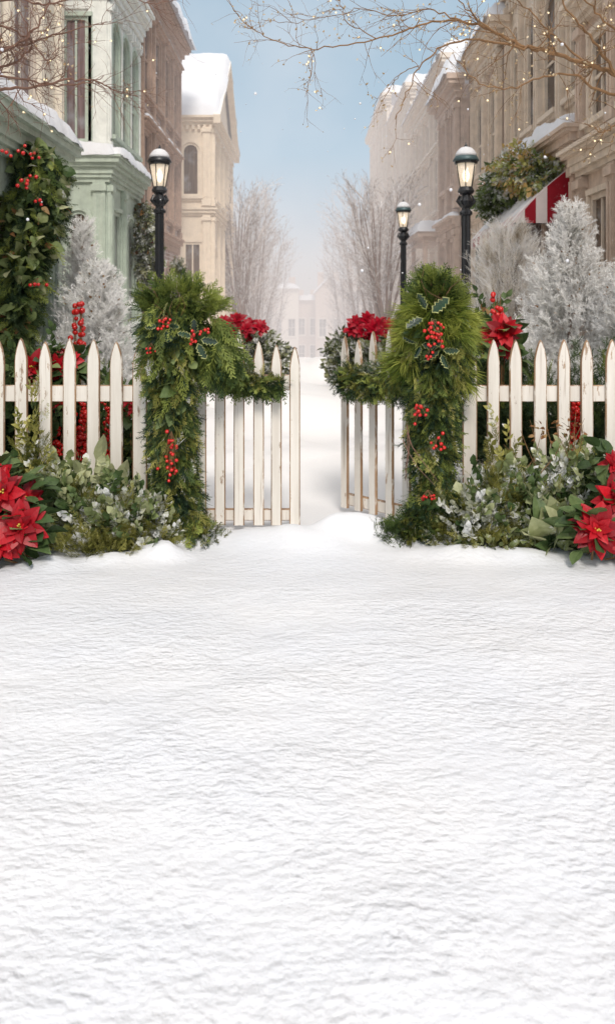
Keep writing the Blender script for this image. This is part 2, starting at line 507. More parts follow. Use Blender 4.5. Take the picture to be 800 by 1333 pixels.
def leaf(wd=.3, bend=.25, fold=.12, tip=1.0, n=5, seed=0):
    """pointed leaf of length 1, folded along its rib"""
    V = []; Fc = []
    for k in range(n + 1):
        t = k / n
        h = wd * (math.sin(math.pi * t ** .8)) ** .8 * (1 if tip == 1 else 1) if 0 < t < 1 else 0.015
        z = -bend * t * t
        V += [(t, -h, z + fold * h / wd * .5), (t, 0, z), (t, h, z + fold * h / wd * .5)]
    for k in range(n):
        a = k * 3
        Fc += [[a, a+1, a+4, a+3], [a+1, a+2, a+5, a+4]]
    return tmpl(V, Fc)


def leafy_sprig(n=7, wd=.32, ln=.42, seed=0, bend=.3):
    """stem with alternate leaves"""
    r = random.Random(seed); V = []; Fc = []
    i = 0
    V += [(0, -.012, 0), (0, .012, 0), (1, .006, -.05), (1, -.006, -.05)]; Fc.append([0, 1, 2, 3])
    base = leaf(wd, bend, .15, n=3)
    for k in range(n):
        t = .15 + .85 * k / (n - 1); a = 2.4 * k + r.uniform(-.4, .4); tilt = r.uniform(.5, 1.0) if k < n - 1 else .1
        d = np.array([math.cos(tilt), math.sin(tilt) * math.cos(a), math.sin(tilt) * math.sin(a)])
        z = np.array([0, 0, 1.0]) - d * d[2]; z /= np.linalg.norm(z); y = np.cross(z, d)
        s_ = ln * r.uniform(.7, 1.1)
        off = len(V)
        for v in base[0]: V.append(tuple(np.array([t, 0, -.05 * t]) + s_ * (v[0] * d + v[1] * y + v[2] * z)))
        q = 0
        for tot in base[2]:
            Fc.append([int(x) + off for x in base[1][q:q + tot]]); q += tot
    return tmpl(V, Fc)


def holly():
    """spiny leaf with a cream margin, length 1"""
    pts = [(0, 0)]
    for k in range(1, 5): pts.append((.2 * k - .07, .11 + (.05 if k in (2, 3) else 0))); pts.append((.2 * k + .02, .27 if k in (2, 3) else .22))
    pts.append((1, 0)); low = [(x, -y) for x, y in pts[1:-1]][::-1]
    out = pts + low; n = len(out); V = []; Fc = []; mats = []
    for (x, y) in out: V.append((x, y, abs(y) * .35 - .12 * x * x))
    for (x, y) in out: V.append((.5 + (x - .5) * .90, y * .80, abs(y) * .2 - .12 * x * x))
    for k in range(n):
        j = (k + 1) % n; Fc.append([k, j, n + j, n + k]); mats.append(1)
    c = len(V); V.append((.5, 0, -.05))
    for k in range(n): Fc.append([n + k, n + (k + 1) % n, c]); mats.append(0)
    return tmpl(V, Fc, mats)


def sphere_t(n=8, m=5):
    V = [(0, 0, -1)]; Fc = []
    for i in range(1, m):
        f = math.pi * i / m
        for k in range(n): t = 6.2832 * k / n; V.append((math.sin(f) * math.cos(t), math.sin(f) * math.sin(t), -math.cos(f)))
    V.append((0, 0, 1)); e = len(V) - 1
    for k in range(n):
        Fc.append([0, 1 + (k+1) % n, 1 + k]); Fc.append([e, e - n + k, e - n + (k+1) % n])
        for i in range(m - 2): a = 1 + i * n; Fc.append([a + k, a + (k+1) % n, a + n + (k+1) % n, a + n + k])
    return tmpl(V, Fc)


FR = [frond(seed=i, n=9, droop=.1 + .12 * i) for i in range(4)]
FRs = [frond(seed=9 + i, n=6, w=.05, sub=False) for i in range(3)]
TU = [tuft(seed=i, n=20, w=.014) for i in range(3)]
BR = [brush(seed=i) for i in range(4)]
BRs = [brush(seed=i + 5, n=12, w=.05, nl=.26, branches=2) for i in range(3)]
LF = [leaf(.3, .2 + .15 * i, .12 + .05 * i) for i in range(3)]
LFr = [leaf(.42, .2 + .2 * i, .14) for i in range(3)]
LS = [leafy_sprig(seed=i, n=7) for i in range(3)]
LSr = [leafy_sprig(seed=i + 4, n=8, wd=.45, ln=.34) for i in range(3)]
HO = holly(); SP = sphere_t(); SPs = sphere_t(6, 4)


def many(mb, tms, P, D, Sc, var, mat=0, roll=None):
    n = len(P); ch = rng.integers(0, len(tms), n)
    Sc = np.broadcast_to(np.asarray(Sc, float), (n,)); var = np.broadcast_to(np.asarray(var, float), (n,))
    roll = rng.uniform(-.8, .8, n) if roll is None else roll
    for k, tm in enumerate(tms):
        s = ch == k
        mb.scatter(tm, np.asarray(P)[s], np.asarray(D)[s], Sc[s], var[s], roll[s], mat if len(set(tm[3].tolist())) == 1 else None)


def path_pts(path, n):
    """n smooth samples on a polyline of points (any width of columns)"""
    path = np.asarray(path, float); seg = np.linalg.norm(np.diff(path[:, :3], axis=0), axis=1)
    s = np.concatenate([[0], np.cumsum(seg)]); t = np.linspace(0, s[-1], n) if np.isscalar(n) else np.asarray(n) * s[-1]
    # Catmull-Rom like smoothing by cubic through numpy interpolation of a blurred path
    out = np.stack([np.interp(t, s, path[:, k]) for k in range(path.shape[1])], 1)
    return out


def dir_rand(n, zmin=-1):
    v = rng.normal(0, 1, (n, 3)); v /= np.linalg.norm(v, axis=1, keepdims=True)
    v[:, 2] = np.where(v[:, 2] < zmin, -v[:, 2], v[:, 2]); return v


# ------------------------------------------------------------------ architecture helpers
def wall(mb, fr, u0, u1, z0, z1, ops, depth=.07, mat=0):
    us = sorted({u0, u1, *[o[0] for o in ops], *[o[1] for o in ops]})
    zs = sorted({z0, z1, *[o[2] for o in ops], *[o[3] for o in ops]})
    for i in range(len(us) - 1):
        for j in range(len(zs) - 1):
            a, b, c, d = us[i], us[i+1], zs[j], zs[j+1]
            if any(o[0] <= a + 1e-6 and b - 1e-6 <= o[1] and o[2] <= c + 1e-6 and d - 1e-6 <= o[3] for o in ops): continue
            fr.quad(mb, [(a, c, 0), (b, c, 0), (b, d, 0), (a, d, 0)], mat)
    for (a, b, c, d, arch) in ops:
        for q in ([(a, c, 0), (a, d, 0), (a, d, -depth), (a, c, -depth)], [(b, c, 0), (b, d, 0), (b, d, -depth), (b, c, -depth)],
                  [(a, c, 0), (b, c, 0), (b, c, -depth), (a, c, -depth)], [(a, d, 0), (b, d, 0), (b, d, -depth), (a, d, -depth)]):
            fr.quad(mb, q, mat)
        if arch:
            r = (b - a) / 2; zc = d - r; N = 8
            arc = [(a + r - r * math.cos(math.pi * k / N), zc + r * math.sin(math.pi * k / N)) for k in range(N + 1)]
            for k in range(N):
                cu = a if k < N / 2 else b
                p0, p1 = arc[k], arc[k+1]
                fr.quad(mb, [(cu, d, 0), (p0[0], p0[1], 0), (p1[0], p1[1], 0)], mat)
                fr.quad(mb, [(p0[0], p0[1], 0), (p1[0], p1[1], 0), (p1[0], p1[1], -depth), (p0[0], p0[1], -depth)], mat)


def window(parent, fr, op, mf, mp, depth=.07, bars=(1, 1), surround=True, sill=True, fw=.06, name='window', hood=False):
    a, b, c, d, arch = op
    mb = MB(); r = (b - a) / 2; zc = d - r if arch else d
    w0, w1 = -depth + .012, -depth + .075
    fr.box(mb, a + .002, a + fw, c + .002, zc, w0, w1); fr.box(mb, b - fw, b - .002, c + .002, zc, w0, w1)
    fr.box(mb, a + fw, b - fw, c + .002, c + fw, w0, w1 - .002)
    def ring(r0, r1, wa, wb, N=10):
        cu = (a + b) / 2
        for k in range(N):
            t0, t1 = math.pi * k / N, math.pi * (k + 1) / N
            P = [(cu - q * math.cos(t), zc + q * math.sin(t)) for t in (t0, t1) for q in (r0, r1)]
            v = [fr.p(*P[i], w) for w in (wa, wb) for i in (0, 1, 3, 2)]
            mb.add(v, BOXF)
    if arch: ring(r - fw, r - .002, w0, w1)
    else: fr.box(mb, a + fw, b - fw, d - fw, d - .002, w0, w1 - .002)
    nu, nzb = bars
    for k in range(1, nu + 1):
        u = a + (b - a) * k / (nu + 1); fr.box(mb, u - .016, u + .016, c + fw, zc + (r - fw if arch and nu == 1 else 0) - .003 - (0 if arch else fw), w0, w1 - .02)
    for k in range(1, nzb + 1):
        z = c + (zc - c) * k / (nzb + 1); fr.box(mb, a + fw, b - fw, z - .02, z + .02, w0, w1 - .025)
    if surround:
        s0 = .07
        fr.box(mb, a - s0, a - .003, c, zc, .002, .04); fr.box(mb, b + .003, b + s0, c, zc, .002, .04)
        if arch: ring(r + .003, r + s0, .002, .045)
        else: fr.box(mb, a - s0, b + s0, d + .003, d + s0, .002, .045)
    if hood:
        fr.box(mb, a - .14, b + .14, d + s0 + .004, d + s0 + .07, .002, .12); fr.box(mb, a - .18, b + .18, d + s0 + .074, d + s0 + .11, .002, .17)
    o = mb.build(name, mf, parent)
    pb = MB(); N = 10
    if arch:
        pts = [(b - .004, c + .004), (b - .004, zc)] + [((a + b) / 2 + (r - .004) * math.cos(math.pi * k / N), zc + (r - .004) * math.sin(math.pi * k / N)) for k in range(1, N)] + [(a + .004, zc), (a + .004, c + .004)]
    else: pts = [(a + .004, c + .004), (b - .004, c + .004), (b - .004, d - .004), (a + .004, d - .004)]
    wq = -depth + .03
    pb.add([fr.p(u, z, wq) for u, z in pts], [list(range(len(pts)))])
    pb.build('pane', mp, o)
    if sill:
        sb = MB(); fr.box(sb, a - .09, b + .09, c - .07, c - .002, .002, .11); fr.box(sb, a - .06, b + .06, c - .12, c - .072, .002, .06)
        sb.build('sill', mf, o)
    return o


def cornice(mb, fr, u0, u1, z0, steps, mat=0, dent=0, ends=True):
    z = z0; wp = 0
    for (h, w) in steps:
        fr.box(mb, u0 - (w if ends else 0), u1 + (w if ends else 0), z, z + h - .002, -.05, w, mat); z += h
    if dent:
        n = int((u1 - u0) / dent); w = steps[0][1]
        for k in range(n):
            u = u0 + (k + .5) * (u1 - u0) / n
            fr.box(mb, u - dent * .27, u + dent * .27, z0 - dent * .9, z0 - .003, .002, w * .9, mat)
    return z


def pilaster(mb, fr, u, z0, z1, w=.2, d=.07, mat=0, flutes=2):
    fr.box(mb, u - w / 2, u + w / 2, z0, z1, .002, d, mat)
    for k in range(flutes):
        x = u - w / 2 + w * (k + .5) / flutes
        fr.box(mb, x - w / flutes * .25, x + w / flutes * .25, z0 + .22, z1 - .2, d, d + .018, mat)
    fr.box(mb, u - w * .62, u + w * .62, z0, z0 + .16, .002, d + .03, mat)
    fr.box(mb, u - w * .62, u + w * .62, z1 - .14, z1 - .04, .002, d + .04, mat)


def panel(mb, fr, u0, u1, z0, z1, mat=0, t=.05, d=.03):
    fr.box(mb, u0, u1, z0, z0 + t, .002, d, mat); fr.box(mb, u0, u1, z1 - t, z1, .002, d, mat)
    fr.box(mb, u0, u0 + t, z0 + t, z1 - t, .002, d, mat); fr.box(mb, u1 - t, u1, z0 + t, z1 - t, .002, d, mat)


def snow_slab(mb, fr, u0, u1, w0, w1, z, th, seed=0, st=.09, drip=.05):
    nu = max(4, int((u1 - u0) / st)); nw = max(5, int((w1 - w0) / st))
    V = []; Fc = []
    for i in range(nu + 1):
        for j in range(nw + 1):
            a = i / nu; b = j / nw; u = u0 + (u1 - u0) * a; w = w0 + (w1 - w0) * b
            ed = (1 - abs(2 * a - 1) ** (6 + nu * .3)) ** .5 * (1 - max(0, 2 * b - 1) ** 5) ** .5
            k = .62 + .75 * (nz(u * 1.7 + seed * 3.1, w * 2.2, seed) * .5 + .35) + .12 * nz(u * 7, w * 7, seed)
            h = th * ed * k
            jit = .05 * nz(u * 4.2, seed * 5.0 + 1)
            if j == nw: h = -drip * (.3 + abs(nz(u * 3.1, seed + 9))) ; w += jit
            if i in (0, nu): h = -.01
            V.append(fr.p(u, z + h, w + (jit * .6 if j == nw - 1 else 0)))
    m = nw + 1
    for i in range(nu):
        for j in range(nw): Fc.append([i*m + j, (i+1)*m + j, (i+1)*m + j + 1, i*m + j + 1])
    mb.add(V, Fc)

# ------------------------------------------------------------------ world, sun, camera
SUN_EL, SUN_AZ = 42, 173     # azimuth measured from +Y clockwise
w = bpy.data.worlds.new("World"); S.world = w; w.use_nodes = True
nt = w.node_tree; nt.nodes.clear()
wo = nt.nodes.new('ShaderNodeOutputWorld'); bg = nt.nodes.new('ShaderNodeBackground')
sky = nt.nodes.new('ShaderNodeTexSky'); sky.sky_type = 'NISHITA'; sky.sun_disc = False
sky.sun_elevation = math.radians(SUN_EL); sky.sun_rotation = math.radians(SUN_AZ); sky.air_density = 1.2; sky.dust_density = 1.5
tc = nt.nodes.new('ShaderNodeTexCoord'); sp = nt.nodes.new('ShaderNodeSeparateXYZ'); nt.links.new(tc.outputs['Generated'], sp.inputs[0])
rp = nt.nodes.new('ShaderNodeValToRGB'); e = rp.color_ramp.elements
while len(e) < 6: e.new(.5)
for k, (p, c) in enumerate([(0, (6.5, 6.0, 6.0)), (.06, (6.0, 5.8, 6.1)), (.18, (4.4, 5.3, 6.1)), (.36, (2.7, 4.1, 5.2)), (.6, (8.8, 9.0, 9.3)), (1, (13, 12.9, 12.9))]):
    e[k].position = p; e[k].color = (*[x / 10 for x in c], 1)
nt.links.new(sp.outputs[2], rp.inputs[0])
cn = nt.nodes.new('ShaderNodeTexNoise'); cn.inputs['Scale'].default_value = 4; cn.inputs['Detail'].default_value = 4
nt.links.new(tc.outputs['Generated'], cn.inputs[0])
mr = nt.nodes.new('ShaderNodeMapRange'); mr.inputs['From Min'].default_value = .42; mr.inputs['From Max'].default_value = .75; mr.inputs['To Max'].default_value = .45
nt.links.new(cn.outputs['Fac'], mr.inputs['Value'])
cm = nt.nodes.new('ShaderNodeMix'); cm.data_type = 'RGBA'; nt.links.new(mr.outputs[0], cm.inputs[0]); nt.links.new(rp.outputs[0], cm.inputs[6]); cm.inputs[7].default_value = (.74, .74, .76, 1)
sc_ = nt.nodes.new('ShaderNodeMix'); sc_.data_type = 'RGBA'; sc_.blend_type = 'MULTIPLY'; sc_.inputs[0].default_value = 1
nt.links.new(cm.outputs[2], sc_.inputs[6]); sc_.inputs[7].default_value = (10, 10, 10, 1)
mx = nt.nodes.new('ShaderNodeMix'); mx.data_type = 'RGBA'; mx.inputs[0].default_value = .88   # thin frosty cloud over the clear sky
nt.links.new(sky.outputs[0], mx.inputs[6]); nt.links.new(sc_.outputs[2], mx.inputs[7])
nt.links.new(mx.outputs[2], bg.inputs[0]); bg.inputs[1].default_value = .125
nt.links.new(bg.outputs[0], wo.inputs[0])

sl = bpy.data.lights.new('sun', 'SUN'); sl.energy = 2.25; sl.angle = math.radians(14); sl.color = (1, .93, .84)
so = bpy.data.objects.new('sun', sl); COL.objects.link(so)
az, el = math.radians(SUN_AZ), math.radians(SUN_EL)
sd = Vector((math.sin(az) * math.cos(el), math.cos(az) * math.cos(el), math.sin(el)))
so.rotation_euler = (-sd).to_track_quat('-Z', 'Y').to_euler()

cam = bpy.data.cameras.new('camera'); co = bpy.data.objects.new('camera', cam); COL.objects.link(co)
co.location = (0, 0, EYE); co.rotation_euler = (math.radians(90), 0, 0)
cam.sensor_fit = 'HORIZONTAL'; cam.sensor_width = 36; cam.lens = 36 * F / 800; cam.shift_y = -(666.5 - HY) / 800
cam.clip_start = .05; cam.clip_end = 3000
cam.dof.use_dof = True; cam.dof.focus_distance = 4.3; cam.dof.aperture_fstop = 6.5
S.camera = co
S.view_settings.view_transform = 'Standard'; S.view_settings.look = 'None'; S.view_settings.exposure = 0; S.view_settings.gamma = 1
S.cycles.max_bounces = 6; S.cycles.transparent_max_bounces = 8; S.cycles.use_denoising = True
S.cycles.use_adaptive_sampling = True; S.cycles.adaptive_threshold = .02

# ------------------------------------------------------------------ snow ground


LUMPS = [(-.76, 4.40, .13, .08, .075), (-1.32, 4.27, .14, .09, .04), (-.98, 4.33, .20, .08, .04), (.86, 4.38, .16, .09, .05), (1.14, 4.36, .12, .08, .045), (-.3, 4.72, .3, .1, .03), (1.45, 4.3, .15, .08, .03), (.6, 4.42, .16, .07, .03)]


def drop(y):
    """the street falls away beyond the crest"""
    return -4.6 * (1 - math.cos(math.pi * min(1, max(0, (y - 17) / 50)))) / 2


def ground_z(x, y):
    z = 0.0
    # lumpy drift that lies along the fence
    d = math.exp(-((y - 4.62 - .07 * nz(x * 1.3, 3.3)) / .17) ** 2)
    z += d * (.045 + .05 * max(0, nz(x * 2.3, 1.7)) + .030 * nz(x * 5.5, y * 5, 4))
    # trodden lump in the gap of the gate
    z += .12 * math.exp(-(((x - .25) / .19) ** 2 + ((y - 4.70) / .10) ** 2) ** 1.5) * (1 + .3 * nz(x * 9, y * 9))
    z += .03 * math.exp(-(((x + .15) / .30) ** 2 + ((y - 4.60) / .11) ** 2))
    for (lx, ly, rx, ry, h) in LUMPS:
        q = ((x - lx) / rx) ** 2 + ((y - ly) / ry) ** 2
        if q < 6: z += h * math.exp(-q * 1.2) * (1 + .5 * nz(x * 8 + lx, y * 8))
    if y > 5:
        k = min(1, (y - 5) / 1.5)
        far = min(1, max(0, (70 - y) / 40))
        z += k * far * (.25 * nz(x * .55 + 7, y * .5) + .08 * nz(x * 1.5, y * 1.1, 2) + .10 * max(0, nz(x * .3 + 2, y * .9, 5)))
        z += .26 * math.exp(-((y - 16.5) / 1.6) ** 2) * (.5 + .5 * abs(nz(x * .8, 8)))
        z += drop(y)
        z += .16 * math.exp(-((y - 10.5) / .9) ** 2) * (.5 + .8 * nz(x * .7, 5.0)) * far
        z += .22 * k * far * min(1, max(0, (abs(x) - 1.3) / .8))
    else:
        z += .013 * nz(x * 1.1, y * 1.9, 9) + .006 * nz(x * 3.1, y * 4.7, 5)
    return z


xs = np.concatenate([-np.geomspace(500, 4.05, 30), np.arange(-4, 4.001, .04), np.geomspace(4.05, 500, 30)])
ys = np.concatenate([np.arange(-6, 1, .5), np.arange(1, 8, .035), np.arange(8, 30, .16), np.geomspace(30, 1500, 40)])
mb = MB()
GV = np.array([(x, y, ground_z(x, y)) for y in ys for x in xs]); nx = len(xs)
mb.add(GV, [(j*nx+i, j*nx+i+1, (j+1)*nx+i+1, (j+1)*nx+i) for j in range(len(ys)-1) for i in range(nx-1)])
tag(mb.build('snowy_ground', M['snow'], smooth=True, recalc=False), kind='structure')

# ------------------------------------------------------------------ buildings, left side


def body(mb, x0, x1, y0, y1, z1, mat=0): mb.box(x0, x1, y0, y1, -5.5, z1, mat)


# 1 grey-green shopfront beside the fence
b = thing('shopfront', 'grey green wooden shopfront with a snowy cornice and big hanging garland', 'shop', (-3.2, 6.2, 0))
f = Fr((-2.42, 4.2), (0, 1), (1, 0)); L_ = 3.75
mb = MB(); ops = [(.5, 1.5, .75, 2.25, False), (1.95, 2.75, .75, 2.25, False), (3.02, 3.5, .75, 2.25, False)]
wall(mb, f, 0, L_, -.3, 2.5, ops); body(mb, -4.4, -2.60, 4.21, 7.94, 2.55)
mb.box(-4.4, -2.43, 7.945, 7.955, -.3, 2.55)
for u in (.12, 1.72, 2.88, 3.64): pilaster(mb, f, u, 0, 2.5, .2, .07)
for a_, b_ in ((.4, 1.55), (1.9, 2.75)): panel(mb, f, a_, b_, .12, .62)
mb.build('wall', M['shop_green'], b)
for o_ in ops: window(b, f, o_, M['shop_green'], M['pane_tan'], bars=(1, 1), surround=False)
mb = MB(); cornice(mb, f, 0, L_ - .02, 2.50, [(.06, .06), (.05, .10), (.09, .13), (.05, .19), (.06, .235), (.03, .255)], dent=0)
mb.build('cornice', M['sage'], b)
mb = MB(); snow_slab(mb, f, -.2, L_ + .22, -1.9, .262, 2.84, .34, 3, .07, .03); mb.build('snow_cap', M['snowcap'], b, True)

# 2 cream facade behind it
b = thing('townhouse', 'cream panelled upper facade with brown columns behind the grey green shopfront', 'building', (-5.5, 9, 0))
f = Fr((-3.95, 3.0), (0, 1), (1, 0)); L_ = 10.4
mb = MB(); ops = [(u, u + .95, z, z + 2.3, False) for u in (5.2, 6.75, 8.2) for z in (.9, 3.7, 6.6)]
wall(mb, f, 0, L_, -.3, 9.4, ops); body(mb, -7, -4.13, 3.01, 13.39, 9.4)
mb.build('wall', M['cream'], b)
mb = MB()
for u in (4.95, 6.45, 8.02, 9.30, 10.3): pilaster(mb, f, u, 3.3, 9.2, .20, .09, 0, 2)
mb.build('column', M['cream'], b)
mb = MB(); cornice(mb, f, 0, L_, 3.1, [(.08, .1), (.1, .16), (.05, .2)])
cornice(mb, f, 0, L_, 9.4, [(.1, .12), (.12, .22), (.08, .32)], dent=.2); mb.build('cornice', M['cream'], b)
for o_ in ops: window(b, f, o_, M['greige'], M['pane_mauve'], bars=(1, 1), sill=o_[2] > 3)

# 3 sage green bay house
b = thing('bay_house', 'sage green house with a two storey bay of tall arched windows', 'house', (-4.4, 14.8, 0))
fs = Fr((-3.2, 13.5), (0, 1), (1, 0)); ff = Fr((-4.0, 13.5), (1, 0), (0, -1))
mb = MB()
lo_s = [(.30, .95, .8, 2.9, False), (1.25, 2.15, .8, 2.9, True)]
up_s = [(.22, .78, 4.1, 6.0, True), (.97, 1.53, 4.1, 6.0, True), (1.72, 2.28, 4.1, 6.0, True)]
lo_f = [(.18, .52, .8, 2.85, True)]; up_f = [(.10, .50, 3.95, 5.95, False)]
wall(mb, fs, 0, 2.5, -.3, 3.3, lo_s, mat=0); wall(mb, ff, 0, .8, -.3, 3.3, lo_f)
mb.box(-4.0, -3.38, 13.68, 16.0, -.3, 3.5); body(mb, -7, -4.03, 13.42, 16.0, 7.0)
for u in (.1, 1.1, 2.4): pilaster(mb, fs, u, 0, 3.3, .17, .06)
pilaster(mb, ff, .68, 0, 3.3, .2, .05)
mb.build('lower_wall', M['sage'], b)
mb = MB()
wall(mb, fs, 0, 2.5, 3.76, 6.25, up_s, mat=0); mb.box(-4.0, -3.38, 13.68, 16.0, 3.7, 6.6)
for u in (.07, .875, 1.625, 2.42): pilaster(mb, fs, u, 3.8, 6.2, .10, .04, 0, 1)
wall(mb, ff, 0, .8, 3.76, 6.25, up_f); panel(mb, ff, .06, .56, 3.86, 6.12, 0, .05, .04)
fs.box(mb, 0, 2.5, 6.26, 6.34, .0, .03)
mb.build('upper_wall', M['sage_light'], b)
mb = MB(); fs2 = Fr((-3.2, 13.5), (0, 1), (1, 0))
for fr_, L0 in ((fs, 2.5), (ff, .8)):
    z = 3.3
    for (h, w_) in [(.07, .05), (.06, .09), (.10, .12), (.06, .18), (.08, .24), (.04, .27)]:
        if fr_ is fs: mb.box(-4.0, -3.2 + w_, 13.5 - w_, 16.0, z, z + h - .002)
        z += h
mb.build('cornice', M['sage'], b)
mb = MB(); z = 6.25
for (h, w_) in [(.07, .05), (.10, .10), (.12, .14), (.06, .20), (.14, .26), (.06, .32)]:
    mb.box(-4.0, -3.2 + w_, 13.5 - w_, 16.0, z, z + h - .002); z += h
for k in range(12):
    u = .1 + k * .21; fs.box(mb, u, u + .09, 6.12, 6.24, .002, .09)
mb.box(-4.02, -3.45, 13.6, 16.0, 6.8, 7.4)
mb.build('upper_cornice', M['sage_light'], b)
for o_ in up_s: window(b, fs, o_, M['sage'], M['pane_grey'], bars=(1, 1), surround=True, fw=.05)
for o_ in lo_s: window(b, fs, o_, M['sage'], M['pane_grey'], bars=(1, 1), fw=.06)
for o_ in lo_f: window(b, ff, o_, M['sage'], M['pane_tan'], bars=(0, 1), fw=.05)
for o_ in up_f: window(b, ff, o_, M['sage'], M['pane_mauve'], bars=(1, 0), fw=.05, sill=False)
mb = MB(); snow_slab(mb, fs, -.2, 2.5, .02, .29, 3.71, .20, 5); mb.build('snow_cap', M['snowcap'], b, True); mb = MB(); snow_slab(mb, ff, -.05, .98, .02, .29, 3.712, .24, 6)
mb.build('snow_cap', M['snowcap'], b, True)

# 4 brown brick building
b = thing('brick_building', 'tall weathered brown brick building with frosted window hoods and a snowy parapet', 'building', (-5, 18.5, 0))
f = Fr((-3.2, 16.02), (0, 1), (1, 0)); L_ = 4.95
mb = MB(); ops = [(u, u + .75, z, z + 1.5, arch) for u in (.35, 1.55, 2.75, 3.9) for z, arch in ((.8, True), (3.3, False), (5.5, False))]
wall(mb, f, 0, L_, -.3, 7.4, ops); body(mb, -7, -3.38, 16.03, 20.95, 7.6); mb.box(-4.4, -3.21, 20.953, 20.97, -.3, 7.6)
mb.build('wall', M['brick'], b)
mb = MB(); cornice(mb, f, 0, L_, 7.4, [(.09, .08), (.14, .14), (.07, .24), (.10, .28)], dent=.18)
cornice(mb, f, 0, L_, 2.75, [(.06, .06), (.1, .12), (.05, .16)], dent=.16, ends=False)
cornice(mb, f, 0, L_, 5.05, [(.06, .05), (.06, .08)], ends=False)
for u in (.1, 1.33, 2.52, 3.72, 4.85): pilaster(mb, f, u, 2.98, 7.35, .16, .07, 0, 1)
mb.build('cornice', M['brown_trim'], b)
for o_ in ops: window(b, f, o_, M['brown_trim'], M['pane_dark'], bars=(1, 1), hood=o_[2] > 1)
mb = MB(); snow_slab(mb, f, -.1, L_ + .3, -2.5, .42, 7.79, .75, 8, .16, .25); mb.build('snow_cap', M['snowcap'], b, True); mb = MB()
for k in range(4):
    for zz in (3.42 + 1.5 + .08, 5.62 + 1.5 + .08): snow_slab(mb, f, .35 + 1.18 * k - .1, .35 + 1.18 * k + .85, .01, .16, zz, .07, k, .08, .01)
mb.build('ledge_snow', M['snowcap'], b, True)

# 5 cream gabled house
b = thing('gabled_house', 'cream house with a snow covered gable roof and arched panels past the brown brick building', 'house', (-3.6, 24.8, 0))
ff = Fr((-5.5, 22.0), (1, 0), (0, -1)); fs = Fr((-2.5, 22.0), (0, 1), (1, 0))
mb = MB()
o_f = [(1.45, 2.0, .8, 3.0, False), (2.27, 2.75, .8, 3.0, False), (1.35, 1.9, 4.2, 5.6, True), (2.22, 2.70, 4.2, 5.6, True)]
o_s = [(u, u + .7, z0, z1, True) for u in (.5, 1.75, 3.0, 4.3) for z0, z1 in ((.8, 2.9), (4.15, 5.7))]
wall(mb, ff, 0, 3, -.3, 6.05, o_f); wall(mb, fs, 0, 5.6, -.3, 6.05, o_s)
mb.box(-5.5, -2.68, 22.18, 27.6, -.3, 6.05)
mb.add([(-2.5, 22, 6.051), (-2.5, 27.6, 6.051), (-2.5, 24.8, 8.35)], [(0, 1, 2)])
pilaster(mb, ff, 2.08, 3.95, 6.0, .12, .05); pilaster(mb, ff, 2.88, 0, 3.7, .2, .07); pilaster(mb, ff, 2.88, 3.95, 6.0, .2, .07)
for u in (.12, 1.48, 2.72, 4.0, 5.4): pilaster(mb, fs, u, 3.95, 6.0, .18, .07); pilaster(mb, fs, u, 0, 3.7, .2, .07)
mb.build('wall', M['cream2'], b)
mb = MB()
for z0, steps in ((3.7, [(.06, .06), (.08, .12), (.05, .17)]), (6.05, [(.07, .08), (.09, .16), (.06, .24)])):
    z = z0
    for (h, w_) in steps: mb.box(-5.6, -2.5 + w_, 22 - w_, 27.6 + w_, z, z + h - .003); z += h
for k in range(20): u = .1 + k * .15; ff.box(mb, u, u + .07, 5.93, 6.045, .002, .09)
for k in range(36): u = .1 + k * .155; fs.box(mb, u, u + .07, 5.93, 6.045, .002, .09)
for s_ in (-1, 1):   # raking trim of the gable
    y0 = 24.8 - s_ * 3.05; P = [(y0, 6.28), (24.8, 8.52), (24.8, 8.30), (y0, 6.06)]
    mb.add([(x, y, z) for x in (-2.42, -2.24) for y, z in P], [(0,1,2,3), (7,6,5,4), (0,4,5,1), (1,5,6,2), (2,6,7,3), (3,7,4,0)])
mb.build('cornice', M['cream2'], b)
for o_ in o_f: window(b, ff, o_, M['cream2'], M['pane_tan'], bars=(1, 1) if o_[2] < 1 else (0, 0))
for o_ in o_s: window(b, fs, o_, M['cream2'], M['pane_tan'], bars=(1, 1))
mb = MB()
for s_ in (-1, 1):
    P = [(-5.7, 24.8 - s_ * 3.0, 6.28), (-2.25, 24.8 - s_ * 3.0, 6.28), (-2.25, 24.8, 8.54), (-5.7, 24.8, 8.54)]
    V = []; Fc = []; nu, nv = 30, 24
    for i in range(nu + 1):
        for j in range(nv + 1):
            a_, b_ = i / nu, j / nv
            p = (1-b_) * ((1-a_) * np.array(P[0]) + a_ * np.array(P[1])) + b_ * ((1-a_) * np.array(P[3]) + a_ * np.array(P[2]))
            ed = (1 - abs(2*a_-1) ** 14) ** .5 * (1 - (1 - b_) ** 12) ** .5
            p[2] += ed * (.26 + .12 * nz(p[0] * 1.6, p[1] * 1.6, 3)) - .02
            p[0] += .07 * nz(p[1] * 2.5, 7.7) if i == nu else 0
            V.append(p)
    for i in range(nu):
        for j in range(nv): k = i * (nv + 1) + j; Fc.append([k, k + nv + 1, k + nv + 2, k + 1])
    mb.add(V, Fc)
mb.build('roof', M['snowcap'], b, True, recalc=True)
mb = MB()
mb.add([(-2.26, 21.8, 6.27), (-2.26, 27.8, 6.27), (-2.26, 24.8, 8.5), (-5.7, 21.8, 6.27), (-5.7, 27.8, 6.27), (-5.7, 24.8, 8.5)], [(3, 0, 2, 5), (1, 4, 5, 2), (3, 5, 4)])
mb.build('roof_deck', M['roof'], b)

